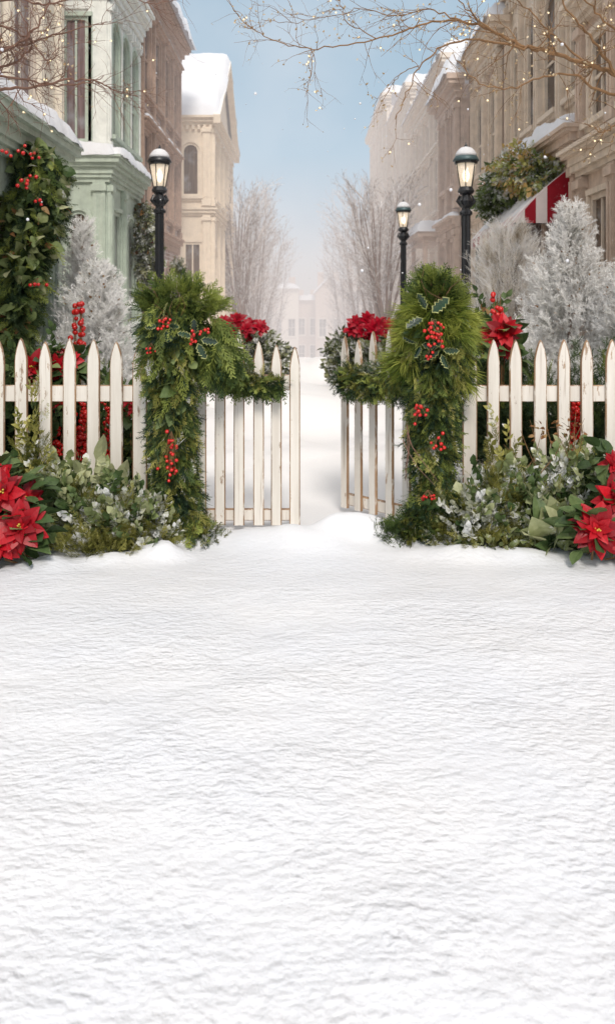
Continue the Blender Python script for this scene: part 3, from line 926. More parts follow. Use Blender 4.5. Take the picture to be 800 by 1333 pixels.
# ------------------------------------------------------------------ buildings, right side
# 6 nearest: tall taupe corner house
b = thing('corner_house', 'taupe corner house with tall panelled windows, nearest on the right', 'house', (4.4, 7.5, 0))
f = Fr((3.3, 3.5), (0, 1), (-1, 0)); L_ = 6.7; fe = Fr((3.3, 10.2), (1, 0), (0, 1))
mb = MB(); ops = [(u, u + .62, z0, z1, False) for u in (2.5, 3.55, 4.6, 5.72) for z0, z1 in ((.8, 2.6), (3.45, 4.45), (5.2, 7.2))]
wall(mb, f, 0, L_, -.3, 8.5, ops); body(mb, 3.48, 7, 3.51, 10.19, 8.5); mb.box(3.31, 3.6, 10.17, 10.2, -.3, 8.5)
for u in (2.3, 3.35, 4.4, 5.5, 6.56): pilaster(mb, f, u, 0, 2.85, .2, .08); pilaster(mb, f, u, 3.3, 4.65, .2, .08)
for u in (2.3, 3.35, 4.4, 5.5, 6.56): pilaster(mb, f, u, 5.05, 8.3, .2, .08)
mb.build('wall', M['taupe'], b)
mb = MB(); cornice(mb, f, 0, L_ - .1, 2.86, [(.06, .08), (.08, .13), (.10, .15), (.04, .22), (.05, .26)])
cornice(mb, f, 0, L_ - .1, 4.66, [(.06, .08), (.12, .13), (.05, .2), (.06, .24)])
mb.build('cornice', M['taupe2'], b)
for o_ in ops: window(b, f, o_, M['taupe2'], M['pane_tan'], bars=(1, 1))

# 7 beige shop with the awning
b = thing('awning_shop', 'beige stone shop with snow on its cornice and dark doorway under the striped awning', 'shop', (4.6, 12.6, 0))
f = Fr((3.52, 10.2), (0, 1), (-1, 0)); fl = Fr((3.3, 10.22), (0, 1), (-1, 0)); L_ = 4.6
mb = MB(); up = [(.35, 1.15, 4.1, 6.0, False), (1.65, 2.4, 4.1, 6.0, True), (2.8, 3.35, 4.1, 6.0, True), (3.72, 4.25, 4.1, 6.0, True)]
wall(mb, f, 0, L_, 3.3, 6.55, up); body(mb, 3.70, 7, 10.21, 14.79, 6.7); mb.box(3.53, 3.8, 14.78, 14.8, -.3, 6.7)
mb.build('upper_wall', M['taupe2'], b)
mb = MB(); lo = [(.35, 1.25, .1, 2.55, False), (1.5, 2.3, .1, 2.55, False), (2.6, 3.4, .6, 2.5, False), (3.6, 4.3, .6, 2.5, True)]
wall(mb, fl, 0, L_ - .04, -.3, 3.1, lo)
for u in (.16, 1.38, 2.45, 3.5, 4.44): pilaster(mb, fl, u, 0, 3.05, .16, .06)
mb.build('lower_wall', M['taupe'], b)
mb = MB()
for u in (.12, .2, 1.28, 1.42, 2.42, 2.54, 3.5, 4.4): pilaster(mb, f, u, 3.7, 6.5, .09, .10, 0, 1)
mb.build('column', M['taupe2'], b)
mb = MB(); z = cornice(mb, fl, 0, L_ - .04, 3.1, [(.05, .05), (.08, .09), (.06, .15), (.10, .19), (.04, .26), (.05, .29)], dent=.15)
mb.build('cornice', M['taupe'], b)
mb = MB(); cornice(mb, f, 0, L_, 6.55, [(.1, .08), (.14, .14), (.06, .24), (.12, .30), (.05, .36)], dent=.2)
fe = Fr((3.52, 14.8), (1, 0), (0, 1))
mb.build('upper_cornice', M['taupe2'], b)
for o_ in up: window(b, f, o_, M['taupe2'], M['pane_dark'], bars=(0, 1), fw=.07)
for i, o_ in enumerate(lo): window(b, fl, o_, M['taupe_dark'], M['pane_dark'], bars=(1, 1), sill=i > 1)
mb = MB(); snow_slab(mb, fl, -.0, L_ + .0, -.2, .28, z, .26, 12, .07, .10); mb.build('snow_cap', M['snowcap'], b, True); mb = MB(); snow_slab(mb, f, 0, L_, -2, .34, 7.02, .3, 13, .16, .1)
mb.build('snow_cap', M['snowcap'], b, True)

# awning: its own canopy in red and white stripes
aw = thing('awning', 'red and white striped shop awning with snow on top', 'awning', (3.3, 12, 2.95))
mb = MB(); yA, yB, N = 10.55, 13.3, 16
def awp(y, s): return (3.27 - .70 * s, y, 3.04 - .68 * s + .05 * math.sin(math.pi * s))
for k in range(N):
    y0, y1 = yA + (yB - yA) * k / N, yA + (yB - yA) * (k + 1) / N; mt = k % 2
    for j in range(5):
        mb.add([awp(y0, j/5), awp(y1, j/5), awp(y1, (j+1)/5), awp(y0, (j+1)/5)], [(0,1,2,3)], mt)
    a0, a1 = awp(y0, 1), awp(y1, 1); ym = (y0 + y1) / 2
    mb.add([a0, a1, (a1[0], a1[1], a1[2] - .12), (a0[0], ym, a0[2] - .17), (a0[0], a0[1], a0[2] - .12)], [(0,1,2,3,4)], mt)
for y in (yA, yB):
    top = [awp(y, j/5) for j in range(6)]
    for j in range(5):
        mb.add([top[j], top[j+1], (top[j+1][0], y, 2.355), (top[j][0], y, 2.355)], [(0,1,2,3)], (0, 0, 1, 0, 1)[j])
mb.build('canopy', [M['awn_red'], M['awn_white']], aw)
mb = MB()
for y in (yA + .03, yB - .03): mb.tube([(3.29, y, 2.37), (2.58, y, 2.35)], .014)
mb.tube([(2.59, yA, 2.35), (2.59, yB, 2.35)], .014); mb.build('frame', M['iron'], aw)
mb = MB(); V = []; Fc = []; nu, nv = 34, 10
for i in range(nu + 1):
    for j in range(nv + 1):
        y = yA + .35 + (yB - yA - .4) * i / nu; s_ = j / nv * .88; p = list(awp(y, s_))
        k = .5 + nz(y * 2.1, s_ * 3, 4) ; p[2] += .012 + max(-.03, .10 * k * (1 - abs(2 * i / nu - 1) ** 8) * (1 - (j / nv) ** 5) - .015)
        V.append(p)
for i in range(nu):
    for j in range(nv): k = i*(nv+1)+j; Fc.append([k, k+nv+1, k+nv+2, k+1])
mb.add(V, Fc); mb.build('snow_cap', M['snowcap'], aw, True)
# posts under it
for k, y in enumerate((10.75, 13.1)):
    mb = MB(); mb.lathe([(.07, 0), (.07, .18), (.045, .22), (.042, 1.1), (.05, 1.14), (.042, 1.2), (.04, 2.2), (.06, 2.28), (.06, 2.33)], (2.64, y, 0), 12, flute=.12)
    tag(mb.build('awning_post', M['iron'], None, loc=(2.64, y, 0)), ['dark slender post under the near end of the striped awning', 'dark slender post under the far end of the striped awning'][k], 'post', 'posts under the awning')

# 8-10 receding stone fronts
def front(label, X, y0, y1, H, mat, trim, nb, floors, seed, pane='pane_tan', proj=0, snowth=.3, gableY=None):
    b = thing('townhouse', label, 'building', (X + 1.5, (y0 + y1) / 2, 0), 'stone fronts down the right side')
    f = Fr((X, y0), (0, 1), (-1, 0)); L_ = y1 - y0; bw = L_ / nb
    mb = MB(); ops = []
    for k in range(nb):
        for (z0, z1, arch) in floors:
            ops.append((bw * (k + .5) - bw * .29, bw * (k + .5) + bw * .29, z0, z1, arch))
    wall(mb, f, 0, L_, -.3, H, ops); body(mb, X + .18, X + 5, y0 + .01, y1 - .01, H); mb.box(X + .01, X + .3, y0, y0 + .02, -.3, H)
    for fr_ in (Fr((X, y0), (1, 0), (0, -1)),):
        for zz in ([(3.6, H - .3)] if H > 5 else []): panel(mb, fr_, .08, .9, zz[0], zz[1], 0, .09, .05)
    mb.build('wall', M[mat], b)
    mb = MB()
    for k in range(nb + 1):
        u = min(max(bw * k, .12), L_ - .12)
        pilaster(mb, f, u, 3.35, H - .05, .22, .09); pilaster(mb, f, u, 0, 2.95, .22, .09)
    cornice(mb, f, 0, L_, 2.96, [(.07, .1), (.1, .16), (.06, .24)], dent=.2, ends=False)
    cornice(mb, f, 0, L_, H, [(.1, .1), (.14, .16), (.08, .28), (.12, .32)], dent=.24)
    mb.build('cornice', M[trim], b)
    for o_ in ops: window(b, f, o_, M[trim], M[pane], bars=(1, 1), hood=not o_[4] and o_[2] > 3)
    mb = MB(); snow_slab(mb, f, -.25, L_ + .2, -1.6, .38, H + .44, snowth * 1.5, seed, .2, .12); mb.build('snow_cap', M['snowcap'], b, True); mb = MB()
    snow_slab(mb, f, .0, L_, .02, .22, 3.19, .10, seed + 2, .12, .03)
    mb.build('snow_cap', M['snowcap'], b, True)
    return b

fl2 = [(.8, 2.7, False), (3.9, 5.5, True)]
b8 = front('ornate pinkish stone house with snowy parapet right behind the near right street lamp', 3.42, 14.82, 17.3, 5.9, 'taupe3', 'taupe2', 2, fl2, 21, 'pane_dark')
front('projecting stone corner bay with carved panels and deep snow on top', 3.12, 17.32, 19.6, 5.6, 'taupe3', 'taupe3', 2, fl2, 22, 'pane_dark', snowth=.45)
bb = front('long pinkish stone terrace with tall arched openings and a snowy entrance canopy', 3.35, 19.62, 27, 6.7, 'taupe3', 'greige', 5, [(.3, 2.7, True), (3.8, 5.2, False), (5.5, 6.4, False)], 23)
front('pale hazy stone front past the long terrace', 3.4, 27.02, 33, 8.0, 'greige', 'greige', 4, [(.5, 2.7, True), (3.7, 5.2, False), (5.6, 7.2, True)], 24)
front('faint pale stone front at the far end of the right side', 3.2, 33.02, 42, 9.2, 'greige', 'greige', 5, [(.5, 2.7, True), (3.7, 5.2, False), (5.8, 7.6, True)], 25)
# snowy canopy over the entrance of the long terrace
mb = MB(); f = Fr((3.35, 19.9), (0, 1), (-1, 0)); f.box(mb, 0, 2.6, 2.98, 3.1, .003, .75); f.box(mb, .1, 2.5, 2.86, 2.976, .003, .62)
for u in (.15, 2.4): f.box(mb, u, u + .1, 0, 2.86, .5, .6)
mb.build('canopy', M['taupe3'], bb)
mb = MB(); snow_slab(mb, f, -.05, 2.65, .01, .78, 3.1, .32, 31, .1, .06); mb.build('snow_cap', M['snowcap'], bb, True)

# left side beyond the gabled house
b = thing('townhouse', 'low pale house half hidden by bare trees beyond the gabled house', 'house', (-4.5, 36, 0))
f = Fr((-3.3, 29), (0, 1), (1, 0)); mb = MB(); ops = [(u, u + .9, z, z + 1.5, False) for u in (.8, 2.8, 4.8, 6.8, 8.8, 10.8) for z in (.8, 3)]
wall(mb, f, 0, 13, -.3, 4.8, ops); body(mb, -7, -3.48, 29.01, 41.99, 4.8); mb.build('wall', M['greige'], b)
for o_ in ops: window(b, f, o_, M['greige'], M['pane_tan'])
mb = MB(); snow_slab(mb, f, -.2, 13.2, -3, .3, 4.8, .4, 40, .25, .1); mb.build('snow_cap', M['snowcap'], b, True)

# far end of the street, below the crest: tall houses with haze mixed into their materials
ZF = -4.7
def far_house(label, x, y, wd, h, rh, mat, gable=True):
    b = thing('far_house', label, 'house', (x, y, ZF), 'hazy houses closing the street')
    fr = Fr((x - wd/2, y), (1, 0), (0, -1)); n = max(2, int(wd / 1.5)); bw = wd / n; mb = MB()
    ops = [(bw*(k+.5) - .34, bw*(k+.5) + .34, z0, z0 + 1.6, z0 > 0) for k in range(n) for z0 in (-3.8, -1.3, 1.1) if z0 + 1.9 < h]
    wall(mb, fr, 0, wd, ZF - .3, h, ops, .2); mb.box(x - wd/2, x + wd/2, y + .22, y + 7, ZF - .3, h)
    if gable: mb.add([(x - wd/2, y, h + .001), (x + wd/2, y, h + .001), (x, y, h + rh)], [(0,1,2)])
    mb.build('wall', M[mat], b)
    for o_ in ops: window(b, fr, o_, M['greige'], M['pane_dark'], .2, bars=(1, 1))
    mb = MB()
    if gable:
        for s_ in (-1, 1):
            mb.add([(x + s_*(wd/2+.2), y - .3, h - .1), (x + s_*(wd/2+.2), y + 7.2, h - .1), (x, y + 7.2, h + rh), (x, y - .3, h + rh),
                    (x + s_*(wd/2+.2), y - .3, h + .06), (x + s_*(wd/2+.2), y + 7.2, h + .06), (x, y + 7.2, h + rh + .2), (x, y - .3, h + rh + .2)], BOXF)
    else: snow_slab(mb, fr, -.2, wd + .2, -5, .4, h, .5, int(x * 3), .5)
    mb.build('roof', M['snowcap'], b)
    mb = MB()
    for q in (-.3, .25): cx = x + q * wd; mb.box(cx - .28, cx + .28, y + 2.5, y + 3.1, h - .3, h + rh + .5)
    mb.build('chimney', M['taupe3'], b)
far_house('faint wide gabled house at the left of the street end', -9.2, 76, 5.2, 4.3, 1.8, 'taupe3')
far_house('faint gabled house second from the left at the street end', -4.6, 72, 3.8, 2.4, 1.5, 'taupe')
far_house('faint flat topped house left of the slim middle house', -2.0, 75, 2.4, 3.0, .6, 'greige', False)
far_house('faint narrow gabled house right of the slim middle house', 1.95, 74, 2.5, 2.6, 1.4, 'taupe3')
far_house('faint flat topped house second from the right at the street end', 4.9, 73, 3.6, 3.7, .7, 'taupe', False)
far_house('faint broad gabled house at the right of the street end', 9.3, 77, 5.0, 4.8, 2.0, 'greige')
far_house('faint slim flat topped house in the middle of the street end', 0.0, 79, 2.2, 2.0, .5, 'taupe3', False)

# ------------------------------------------------------------------ street lamps
def street_lamp(x, y, top, label, cap_mat='iron', sc=1.0):
    r = thing('street_lamp', label, 'street lamp', (x, y, 0), 'lit street lamps')
    H = top; k = sc
    zc = H - .50 * k                                    # bottom of the lantern glass
    c = (x, y, 0)
    mb = MB()
    mb.lathe([(.15*k, 0), (.15*k, .12), (.12*k, .16), (.11*k, .5), (.085*k, .58), (.078*k, .62), (.09*k, .65), (.062*k, .72),
              (.055*k, zc - .34*k), (.075*k, zc - .33*k), (.078*k, zc - .30*k), (.052*k, zc - .27*k), (.05*k, zc - .25*k)], c, 20, flute=.14)
    mb.build('pole', M['iron'], r)
    mb = MB()
    mb.lathe([(.05*k, zc - .25*k), (.075*k, zc - .22*k), (.085*k, zc - .17*k), (.06*k, zc - .12*k), (.05*k, zc - .10*k), (.085*k, zc - .075*k), (.10*k, zc - .05*k),
              (.085*k, zc - .02*k), (.075*k, zc)], c, 16)
    for q in range(8):
        t = q * math.pi / 4; P = [(x + rr * k * math.cos(t), y + rr * k * math.sin(t), zc + zz * k) for rr, zz in ((.055, -.24), (.11, -.17), (.075, -.1))]
        mb.tube(P, [.008*k, .012*k, .008*k], 5)
    mb.build('collar', M['iron'], r)
    mb = MB()
    for q in range(6):
        t = q * math.pi / 3 + .3
        mb.tube([(x + .075*k * math.cos(t), y + .075*k * math.sin(t), zc - .01), (x + .125*k * math.cos(t), y + .125*k * math.sin(t), zc + .285*k)], .0065*k, 5)
    mb.lathe([(.12*k, zc + .27*k), (.135*k, zc + .275*k), (.135*k, zc + .30*k), (.12*k, zc + .305*k)], c, 12)
    mb.build('lantern_frame', M['iron'], r)
    mb = MB(); mb.lathe([(.068*k, zc + .004), (.118*k, zc + .27*k)], c, 12); mb.build('lantern_glass', M['lampglass'], r, True)
    mb = MB(); mb.lathe([(.012*k, zc + .06*k), (.035*k, zc + .10*k), (.04*k, zc + .15*k), (.02*k, zc + .2*k)], c, 10); mb.build('bulb', M['bulb'], r, True)
    mb = MB(); mb.lathe([(.15*k, zc + .303*k), (.155*k, zc + .315*k), (.135*k, zc + .35*k), (.12*k, zc + .375*k), (.075*k, zc + .425*k), (.03*k, zc + .45*k)], c, 16)
    mb.build('cap', M[cap_mat], r, True)
    mb = MB(); mb.lathe([(.128*k, zc + .362*k), (.126*k, zc + .39*k), (.105*k, zc + .425*k), (.07*k, zc + .46*k), (.03*k, zc + .475*k)], c, 16)
    mb.build('snow_cap', M['snowcap'], r, True)
    mb = MB(); mb.lathe([(.012*k, zc + .46*k), (.022*k, zc + .485*k), (.012*k, zc + .505*k), (.004, zc + .53*k)], c, 8); mb.build('finial', M['iron'], r)

street_lamp(-1.75, 10.0, 3.20, 'black street lamp on the left beside the sage green bay house, frosted dark cap', 'iron', .94)
street_lamp(1.78, 9.5, 3.13, 'taller street lamp by the awning, nearer of the pair with teal caps', 'cap_metal', .95)
street_lamp(1.70, 15.0, 3.20, 'smaller black street lamp farther off on the right, farther of the pair with teal caps', 'cap_metal', .95)

# ------------------------------------------------------------------ trees
def twigfan(seed, n=9, w=.010):
    r = random.Random(seed); V = []; Fc = []
    def st(a, d, L, w_, lv):
        d = d / np.linalg.norm(d); q = np.cross(d, (r.uniform(-1, 1), r.uniform(-1, 1), r.uniform(-1, 1))); q /= np.linalg.norm(q)
        i = len(V); b = a + d * L; V.extend([a - q*w_, a + q*w_, b + q*w_*.4, b - q*w_*.4]); Fc.append([i, i+1, i+2, i+3])
        if lv:
            for k in range(n if lv == 2 else 4):
                t = r.uniform(.15, .95); dd = d + np.array([0, r.uniform(-1, 1), r.uniform(-1, 1)]) * .65
                st(a + d * L * t, dd, L * r.uniform(.25, .5), w_ * .6, lv - 1)
    st(np.zeros(3), np.array([1.0, 0, 0]), 1, w, 2)
    return tmpl(V, Fc)
TW = [twigfan(i) for i in range(3)]
TWf = [twigfan(i + 7, 7, .006) for i in range(3)]


def bare_tree(x, y, H, R, label, seed, group='frosted bare trees lining the street'):
    r = random.Random(seed)
    zb = drop(y); b = thing('bare_tree', label, 'tree', (x, y, zb), group); H = H - zb * .8
    mb = MB(); tips = []
    mb.tube([(x, y, zb - .1), (x + .03, y, zb + .4), (x, y, zb + .9)], [.10, .085, .075], 7)
    for k in range(11):
        a = 6.28 * k / 11 + r.uniform(-.3, .3); sprd = R * r.uniform(.35, 1)
        P = []; 
        for j in range(7):
            t = j / 6; rad = sprd * t ** .75; wob = .06 * math.sin(5 * t + k)
            P.append((x + math.cos(a) * rad + wob, y + math.sin(a) * rad, zb + .75 + (H * r.uniform(.9, 1) - .75) * t * (1 - .12 * sprd / R)))
        mb.tube(P, np.linspace(.045, .008, 7), 5)
        tips += [(np.array(P[j]) * (1 - q) + np.array(P[j+1]) * q, a) for j in range(1, 6) for q in (.1, .4, .7, .95)]
    mb.build('trunk', M['far_bark'], b, True)
    P = np.array([p for p, _ in tips]); A = np.array([a for _, a in tips]); n = len(P)
    A = A + rng.uniform(-1.5, 1.5, n)
    D = np.stack([np.cos(A) * .55, np.sin(A) * .55, rng.uniform(.5, 1.3, n)], 1)
    mb = MB(); many(mb, TW, P, D, rng.uniform(.5, .95, n) * H / 5, rng.uniform(0, 1, n), roll=rng.uniform(0, 6, n))
    mb.build('crown', M['frosttwig'], b, recalc=False)

k = 0
words_l = ['nearest bare frosted tree on the left, beside the gabled house', 'second bare frosted tree on the left', 'third bare frosted tree on the left, hazy', 'farthest bare frosted tree on the left, very faint']
for (x, y, H, R) in ((-2.05, 25.5, 5.0, .85), (-2.1, 31, 5.6, 1.0), (-2.3, 38, 5.8, 1.3), (-2.3, 46, 5.6, 1.4)):
    bare_tree(x, y, H, R, words_l[k], 50 + k); k += 1
words_r = ['nearest bare frosted tree on the right, behind the small lamp', 'second bare frosted tree on the right', 'third bare frosted tree on the right, hazy', 'farthest bare frosted tree on the right, very faint']
for j, (x, y, H, R) in enumerate(((1.95, 21.5, 4.7, .95), (2.3, 28, 5.5, 1.2), (2.3, 36, 5.8, 1.3), (2.2, 46, 5.8, 1.4))):
    bare_tree(x, y, H, R, words_r[j], 60 + j)


def conifer(name, label, x, y, H, R, n, mat, tms, sc, seed, trunk='far_bark', zb=.0, vbias=.0, power=.8, cat='tree', group=None, up=.35, lumps=.5):
    b = thing(name, label, cat, (x, y, 0), group)
    mb = MB(); mb.tube([(x, y, -.05), (x, y, H * .9)], [.035, .008], 6); mb.build('trunk', M[trunk], b)
    h = rng.random(n) ** 1.25; a = rng.uniform(0, 6.283, n)
    prof = (1 - h) ** power * (.62 + .38 * np.minimum(1, (h + .08) * 4))
    lump = np.array([1 + lumps * nz(math.cos(aa) * 1.6 + seed, math.sin(aa) * 1.6, hh * 5.5) + lumps * .7 * nz(math.cos(aa) * 4 + seed, math.sin(aa) * 4, hh * 13) for aa, hh in zip(a, h)])
    q = rng.random(n) ** .4
    rr = R * prof * lump * q
    P = np.stack([x + np.cos(a) * rr, y + np.sin(a) * rr, zb + h * (H - zb) * .97], 1)
    D = np.stack([np.cos(a), np.sin(a), rng.uniform(-.2, .6, n) + up + h * 1.2], 1) + rng.normal(0, .25, (n, 3))
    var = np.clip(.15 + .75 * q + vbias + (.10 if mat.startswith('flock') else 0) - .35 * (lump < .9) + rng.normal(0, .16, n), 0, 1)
    mb = MB(); many(mb, tms, P, D, sc * rng.uniform(.7, 1.25, n) * (1 - .35 * h), var, roll=rng.uniform(0, 6, n))
    mb.build('crown', M[mat], b, recalc=False)
    if mat == 'flock':      # small tan seed heads on the twig tips
        s_ = (q > .8) & (rng.random(n) < .35); k_ = int(s_.sum()); mb = MB()
        many(mb, LF, P[s_] + D[s_] * .05, D[s_], rng.uniform(.02, .04, k_), rng.uniform(.4, 1, k_)); mb.build('seed_heads', M['dryleaf'], b, recalc=False)['kind'] = 'stuff'
    return b

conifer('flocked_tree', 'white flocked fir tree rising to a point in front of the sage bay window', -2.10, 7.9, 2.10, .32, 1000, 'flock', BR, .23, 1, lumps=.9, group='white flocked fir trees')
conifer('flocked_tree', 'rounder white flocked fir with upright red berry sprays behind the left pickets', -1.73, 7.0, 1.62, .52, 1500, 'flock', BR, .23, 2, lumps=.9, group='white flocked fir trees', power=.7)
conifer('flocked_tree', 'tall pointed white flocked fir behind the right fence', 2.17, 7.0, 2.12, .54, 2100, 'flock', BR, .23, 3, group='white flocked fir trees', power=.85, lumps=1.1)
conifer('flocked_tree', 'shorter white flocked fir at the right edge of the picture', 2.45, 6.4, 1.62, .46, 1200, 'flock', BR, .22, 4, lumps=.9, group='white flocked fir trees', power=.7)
conifer('flocked_shrub', 'shaggy tan flocked shrub below the striped awning', 2.20, 9.3, 2.15, .62, 3200, 'flock_tan', TW, .30, 5, power=.42, cat='shrub', up=.6)
conifer('young_fir', 'small green fir tip standing behind the left garland column', -1.62, 10.6, 1.88, .28, 420, 'far_green', BR, .22, 6, cat='tree')
conifer('young_fir', 'small green fir tip standing between the two right lamps', 1.72, 12.4, 1.85, .5, 700, 'far_green', BR, .26, 7, cat='tree', vbias=-.1)
conifer('bush', 'mottled green and tan bush beneath the awning shrub, behind the right garland', 1.62, 8.0, 1.05, .6, 1100, 'far_green', LS, .16, 8, power=.35, cat='bush', vbias=.1)

# poinsettia clumps along the kerb far behind the gate


def bloom(mb, c, n, R, seed, tilt=(0, -1, .5), tiers=((7, 1, .05), (7, .9, .35), (6, .62, .7), (4, .35, 1.0))):
    """one poinsettia bloom into mb facing along tilt"""
    r = random.Random(seed); t = np.array(tilt, float); t /= np.linalg.norm(t)
    u = np.cross(t, (0, 0, 1)); u /= np.linalg.norm(u); v = np.cross(u, t)
    P, D, Sx, Va, Ro = [], [], [], [], []
    for (cnt, rad, lift) in tiers:
        o = r.uniform(0, 6)
        for k in range(cnt):
            a = o + 6.283 * k / cnt + r.uniform(-.2, .2)
            D.append(u * math.cos(a) + v * math.sin(a) + t * (lift + r.uniform(-.15, .15)))
            P.append(np.array(c) + t * lift * R * .12); Sx.append(R * rad * r.uniform(.85, 1.1)); Va.append(np.clip(r.gauss(.5, .25), 0, 1))
    P, D = np.array(P), np.array(D)
    # roll every petal so that its face looks along t
    roll = []
    for d in D:
        d = d / np.linalg.norm(d); y = np.cross((0, 0, 1), d); y /= np.linalg.norm(y) + 1e-9; z = np.cross(d, y)
        tt = t - d * np.dot(t, d); roll.append(math.atan2(-np.dot(tt, y), np.dot(tt, z)))
    many(mb, PET, P, D, Sx, Va, roll=np.array(roll) + rng.normal(0, .15, len(P)))

PET = [leaf(.27, .12, .10, n=6), leaf(.31, .25, .14, n=6), leaf(.25, .02, .18, n=6)]

def far_clump(label, x, y, seed, wd=.48):
    b = thing('poinsettia_bush', label, 'bush', (x, y, 0), 'poinsettia bushes along the snowy street')
    mb = MB(); n = 520; a = rng.uniform(0, 6.283, n); q = np.sqrt(rng.random(n)); h = rng.random(n)
    P = np.stack([x + np.cos(a) * q * wd * 1.3, y + np.sin(a) * q * wd, .12 + .72 * h * (1.1 - q * .4)], 1)
    D = np.stack([np.cos(a), np.sin(a), rng.uniform(-.2, .9, n)], 1)
    many(mb, LS, P, D, rng.uniform(.16, .3, n), np.clip(rng.normal(.5, .25, n), 0, 1), roll=rng.uniform(0, 6, n)); mb.build('foliage', M['far_green'], b, recalc=False)
    r = random.Random(seed)
    for k in range(9):
        cx = x + (k / 8 - .5) * wd * 1.4 + r.uniform(-.05, .05); cz = .98 + .12 * math.sin(k * 1.9) - .12 * abs(k / 8 - .5)
        fb = MB(); bloom(fb, (cx, y - wd * .75 + r.uniform(-.1, .1), cz), 0, .17, seed + k, (r.uniform(-.5, .5), -1, r.uniform(.2, .8)))
        fb.build('bloom', M['red_far'], b, recalc=False)

far_clump('poinsettia bush with red blooms seen above the left gate', -1.13, 14.0, 70)
far_clump('poinsettia bush with red blooms seen above the right gate leaf', 1.02, 14.0, 80, .40)
far_clump('poinsettia bush partly hidden behind the right garland column', 1.62, 13.6, 90, .35)

# ------------------------------------------------------------------ fence and gate
YF = 4.95


def picket(parent, x, y, z0, z1, wd=.074, th=.020, rot=0.0, name='picket', lean=0.0):
    mb = MB(); c, s_ = math.cos(rot), math.sin(rot); bv = .006
    hw = wd / 2; pt = [(-hw, z0), (hw, z0), (hw, z1 - .135), (hw * .93, z1 - .105), (hw * .70, z1 - .06), (hw * .28, z1 - .014), (0, z1),
                       (-hw * .28, z1 - .014), (-hw * .70, z1 - .06), (-hw * .93, z1 - .105), (-hw, z1 - .135)]
    def inset(k): 
        cz = (z0 + z1 - .1) / 2
        return [(a * (1 - bv / hw * k), b if b < z0 + .01 else b - bv * k * (1.6 if b > z1 - .1 else .3)) for a, b in pt]
    rings = [(inset(1), -th / 2), (pt, -th / 2 + bv), (pt, th / 2 - bv * .5), (inset(.6), th / 2)]
    n = len(pt); V = []
    for (q, d) in rings:
        for (a, b) in q:
            a2 = a + lean * (b - z0)
            V.append((x + a2 * c - d * s_, y + a2 * s_ + d * c, b))
    mb.add(V[:n], [list(range(n))], 0); 
    Fc = []
    for r_ in range(3):
        for k in range(n): Fc.append([r_*n + k, r_*n + (k+1) % n, (r_+1)*n + (k+1) % n, (r_+1)*n + k])
    mb2 = [f_ for f_ in Fc]
    mb.add(V, mb2, 1); mb.add(V[3*n:], [list(range(n))[::-1]], 0)
    return mb.build(name, [M['paint'], M['worn']], parent)


def rail(parent, a, b, z0, z1, d0=.012, d1=.045, name='rail'):
    a, b = np.array(a, float), np.array(b, float); d = (b - a) / np.linalg.norm(b - a); nrm = np.array([-d[1], d[0]])
    mb = MB(); bv = .004
    prof = [(d0, z0 + bv), (d0, z1 - bv), (d0 + bv, z1), (d1, z1), (d1, z0), (d0 + bv, z0)]
    V = [(p[0] + nrm[0] * w_, p[1] + nrm[1] * w_, z) for p in (a, b) for (w_, z) in prof]
    n = 6; mb.add(V, [[0, 1, n + 1, n]], 0)
    mb.add(V, [[k, (k+1) % n, n + (k+1) % n, n + k] for k in range(1, n)] + [list(range(n)), list(range(n, 2*n))[::-1]], 1)
    return mb.build(name, [M['paint'], M['worn']], parent)


def post(parent, x, y, z1, wd=.085):
    mb = MB(); h = wd / 2
    mb.box(x - h, x + h, y - h, y + h, -.1, z1); V = [(x - h, y - h, z1), (x + h, y - h, z1), (x + h, y + h, z1), (x - h, y + h, z1), (x, y, z1 + .06)]
    mb.add(V, [(0, 1, 4), (1, 2, 4), (2, 3, 4), (3, 0, 4)])
    return mb.build('post', [M['paint']], parent)


fl_ = thing('picket_fence', 'chipped cream picket fence left of the gate', 'fence', (-1.6, YF, 0))
for k, px in enumerate([-2, 28.5, 59.5, 90, 121, 151.5] + [-33 - 31 * q for q in range(9)]):
    picket(fl_, (px - CX) / F * YF, YF, -.06, 1.105 + .012 * math.sin(k * 2.3) + (.008 if k < 6 else 0), .075, lean=.004 * math.sin(k * 5))
xl = (182 - CX) / F * YF
rail(fl_, (-3.3, YF), (xl, YF), .745, .842); rail(fl_, (-3.3, YF), (xl, YF), .16, .255)
picket(fl_, xl, YF, -.06, 1.09, .085)
post(fl_, (208 - CX) / F * 4.98, 5.0, 1.12, .10)
fr_ = thing('picket_fence', 'chipped cream picket fence right of the gate', 'fence', (1.6, YF, 0))
for k, px in enumerate([641, 671.5, 702.5, 733, 764, 795] + [826 + 31 * q for q in range(8)]):
    picket(fr_, (px - CX) / F * YF, YF, -.06, 1.112 + .010 * math.sin(k * 3.1), .073, lean=.004 * math.sin(k * 4 + 1))
xr = (611 - CX) / F * YF
rail(fr_, (xr, YF), (3.2, YF), .745, .842); rail(fr_, (xr, YF), (3.2, YF), .16, .255)
picket(fr_, xr, YF, -.06, 1.08, .085)
post(fr_, (566 - CX) / F * 4.98, 5.0, 1.12, .10)
